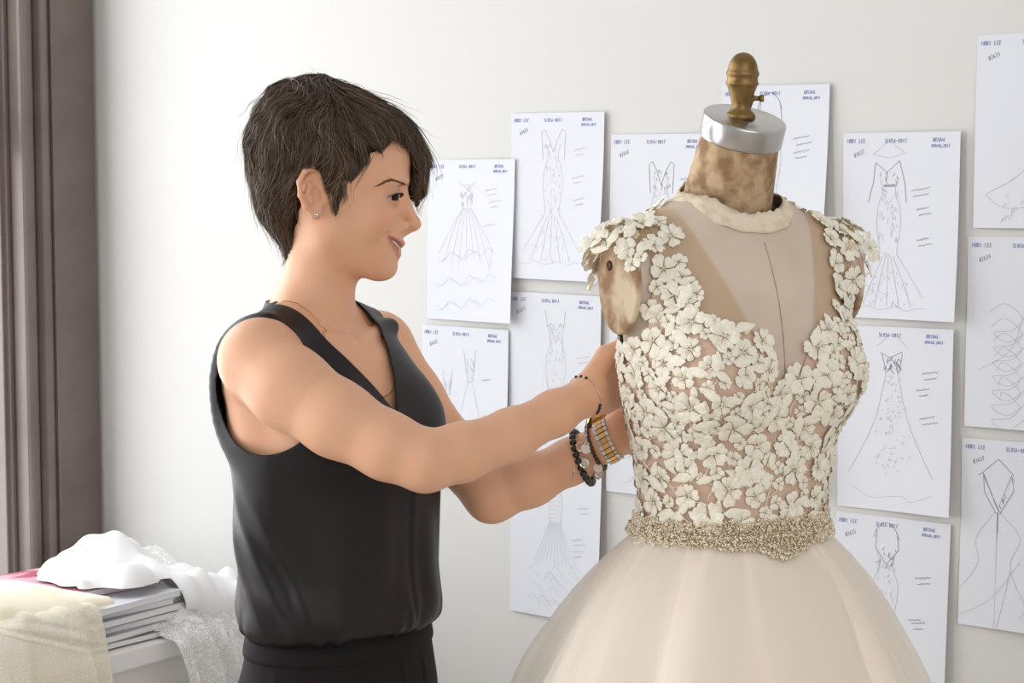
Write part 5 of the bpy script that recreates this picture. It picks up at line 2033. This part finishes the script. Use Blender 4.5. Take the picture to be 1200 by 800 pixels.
# two-tone steel and gold watch
wt = empty('wristwatch', tuple(LP[6] - [0, 0, .03]))
tag(wt, 'two-tone gold and steel link wristwatch on the woman\'s far wrist', 'watch')
c, ax, up, sd, r = arm_ring(LP, LR, 5.93, e=.003)
nL = 26
for k in range(nL):
    a = 2 * math.pi * k / nL
    n_ = up * math.cos(a) + sd * math.sin(a)
    t_ = -up * math.sin(a) + sd * math.cos(a)
    p = c + n_ * r + ax * .003 * math.cos(a)
    Lk = 2 * math.pi * r / nL * .90
    for (o_, w_, mm) in ((-.0066, .0042, 'silver'), (0, .0080, 'gold'), (.0066, .0042, 'silver')):
        b = MB().box(p + ax * (o_ - w_ / 2) - t_ * Lk / 2, ax * w_, t_ * Lk, n_ * (.0030 if mm == 'gold' else .0025)).build('link', M[mm], wt, smooth=False)
a = -.5
n_ = up * math.cos(a) + sd * math.sin(a)
cs = MB().lathe([(.0150, 0), (.0165, .002), (.0165, .0065), (.0145, .0085), (.0140, .0080)], c + n_ * (r + .001), n_, 36).build('watch_case', M['gold'], wt)
MB().lathe([(.0140, .0068), (.0001, .0069)], c + n_ * (r + .001), n_, 36).build('dial', M['dial'], cs)
MB().tube([c + n_ * (r + .005) - ax * .0165, c + n_ * (r + .005) - ax * .0200], .0020, 10).build('crown', M['gold'], cs)
# rosary bracelet on the near (right) wrist
rz = empty('rosary_bracelet', tuple(RP[8] - [0, 0, .04]))
tag(rz, 'thin silver rosary bracelet with tiny black beads on the near wrist', 'bracelet')
c, ax, up, sd, r = arm_ring(RP, RR, 7.85, e=.0030)
rp = ring_pts(c, ax, up, sd, r, 40, tilt=.002)
MB().tube(rp, .00045, 5, closed=True).build('chain', M['silver'], rz)
for k in (38, 0, 2, 12, 13, 14, 15, 24, 26, 28):
    MB().sphere(rp[k % 40], .0021, 10, 6).build('bead', M['blackbead'], rz)
low = min(rp, key=lambda p: p[2])
hang = [low + camdir(low) * .003 - ZUP * (.0035 * k) + ax * .0004 * math.sin(k) for k in range(9)]
MB().tube(hang, .0005, 5).build('drop_chain', M['silver'], rz)
for k in (2, 4, 6):
    MB().sphere(hang[k], .0013, 8, 5).build('bead', M['silver'], rz)
q = hang[-1]
MB().box(q - np.array([.0009, .0006, .010]), np.array([.0018, 0, 0]), np.array([0, .0012, 0]), ZUP * .010).box(q - np.array([.0032, .0006, .0045]), np.array([.0064, 0, 0]), np.array([0, .0012, 0]), ZUP * .0018).build('cross', M['silver'], rz, smooth=False)

# ear stud
ex, ez = hpx(382.5, 250)
ey = face_y(ex, ez)
pe = from_form(np.zeros(3)) * 0 + from_head((ex, ey - .0008, ez))
er = empty('earring', tuple(pe))
tag(er, 'small silver crystal stud earring in the woman\'s ear', 'earring')
out_ = -HL
MB().sphere(pe + out_ * .0010, .0017, 10, 8).build('crystal', M['bead_clear'], er)
for k in range(6):
    a = 2 * math.pi * k / 6
    MB().sphere(pe + out_ * .0006 + (HF * math.cos(a) + ZUP * math.sin(a)) * .0026, .0011, 8, 6).build('petal', M['silver'], er)

# fine gold necklace lying on neck and chest
def skin_project(P, e):
    P = np.array(P)
    for _ in range(10):
        f, g = fgrad(body_fn, P, .002)
        P = P - np.clip(f - e, -.02, .02)[:, None] * g / np.maximum((g ** 2).sum(-1, keepdims=True), .2)
    return P
npts = []
for k in range(180):
    a = 2 * math.pi * k / 180
    # a = 0 at the chest, pi at the nape
    x = .056 * math.sin(a)
    y = .010 + .075 * math.cos(a)
    z_ = zt(352) + (zt(462) - zt(352)) * (.5 + .5 * math.cos(a)) ** 1.8
    npts.append(TC + np.array([x, y, z_]) @ TM.astype(float))
npts = skin_project(npts, .0015)
nk = MB().tube(list(npts), .00055, 5, closed=True).build('necklace', M['gold'])
tag(nk, 'fine gold chain necklace in the V neckline of the black top', 'necklace')
print('all', _t.time() - _t0)
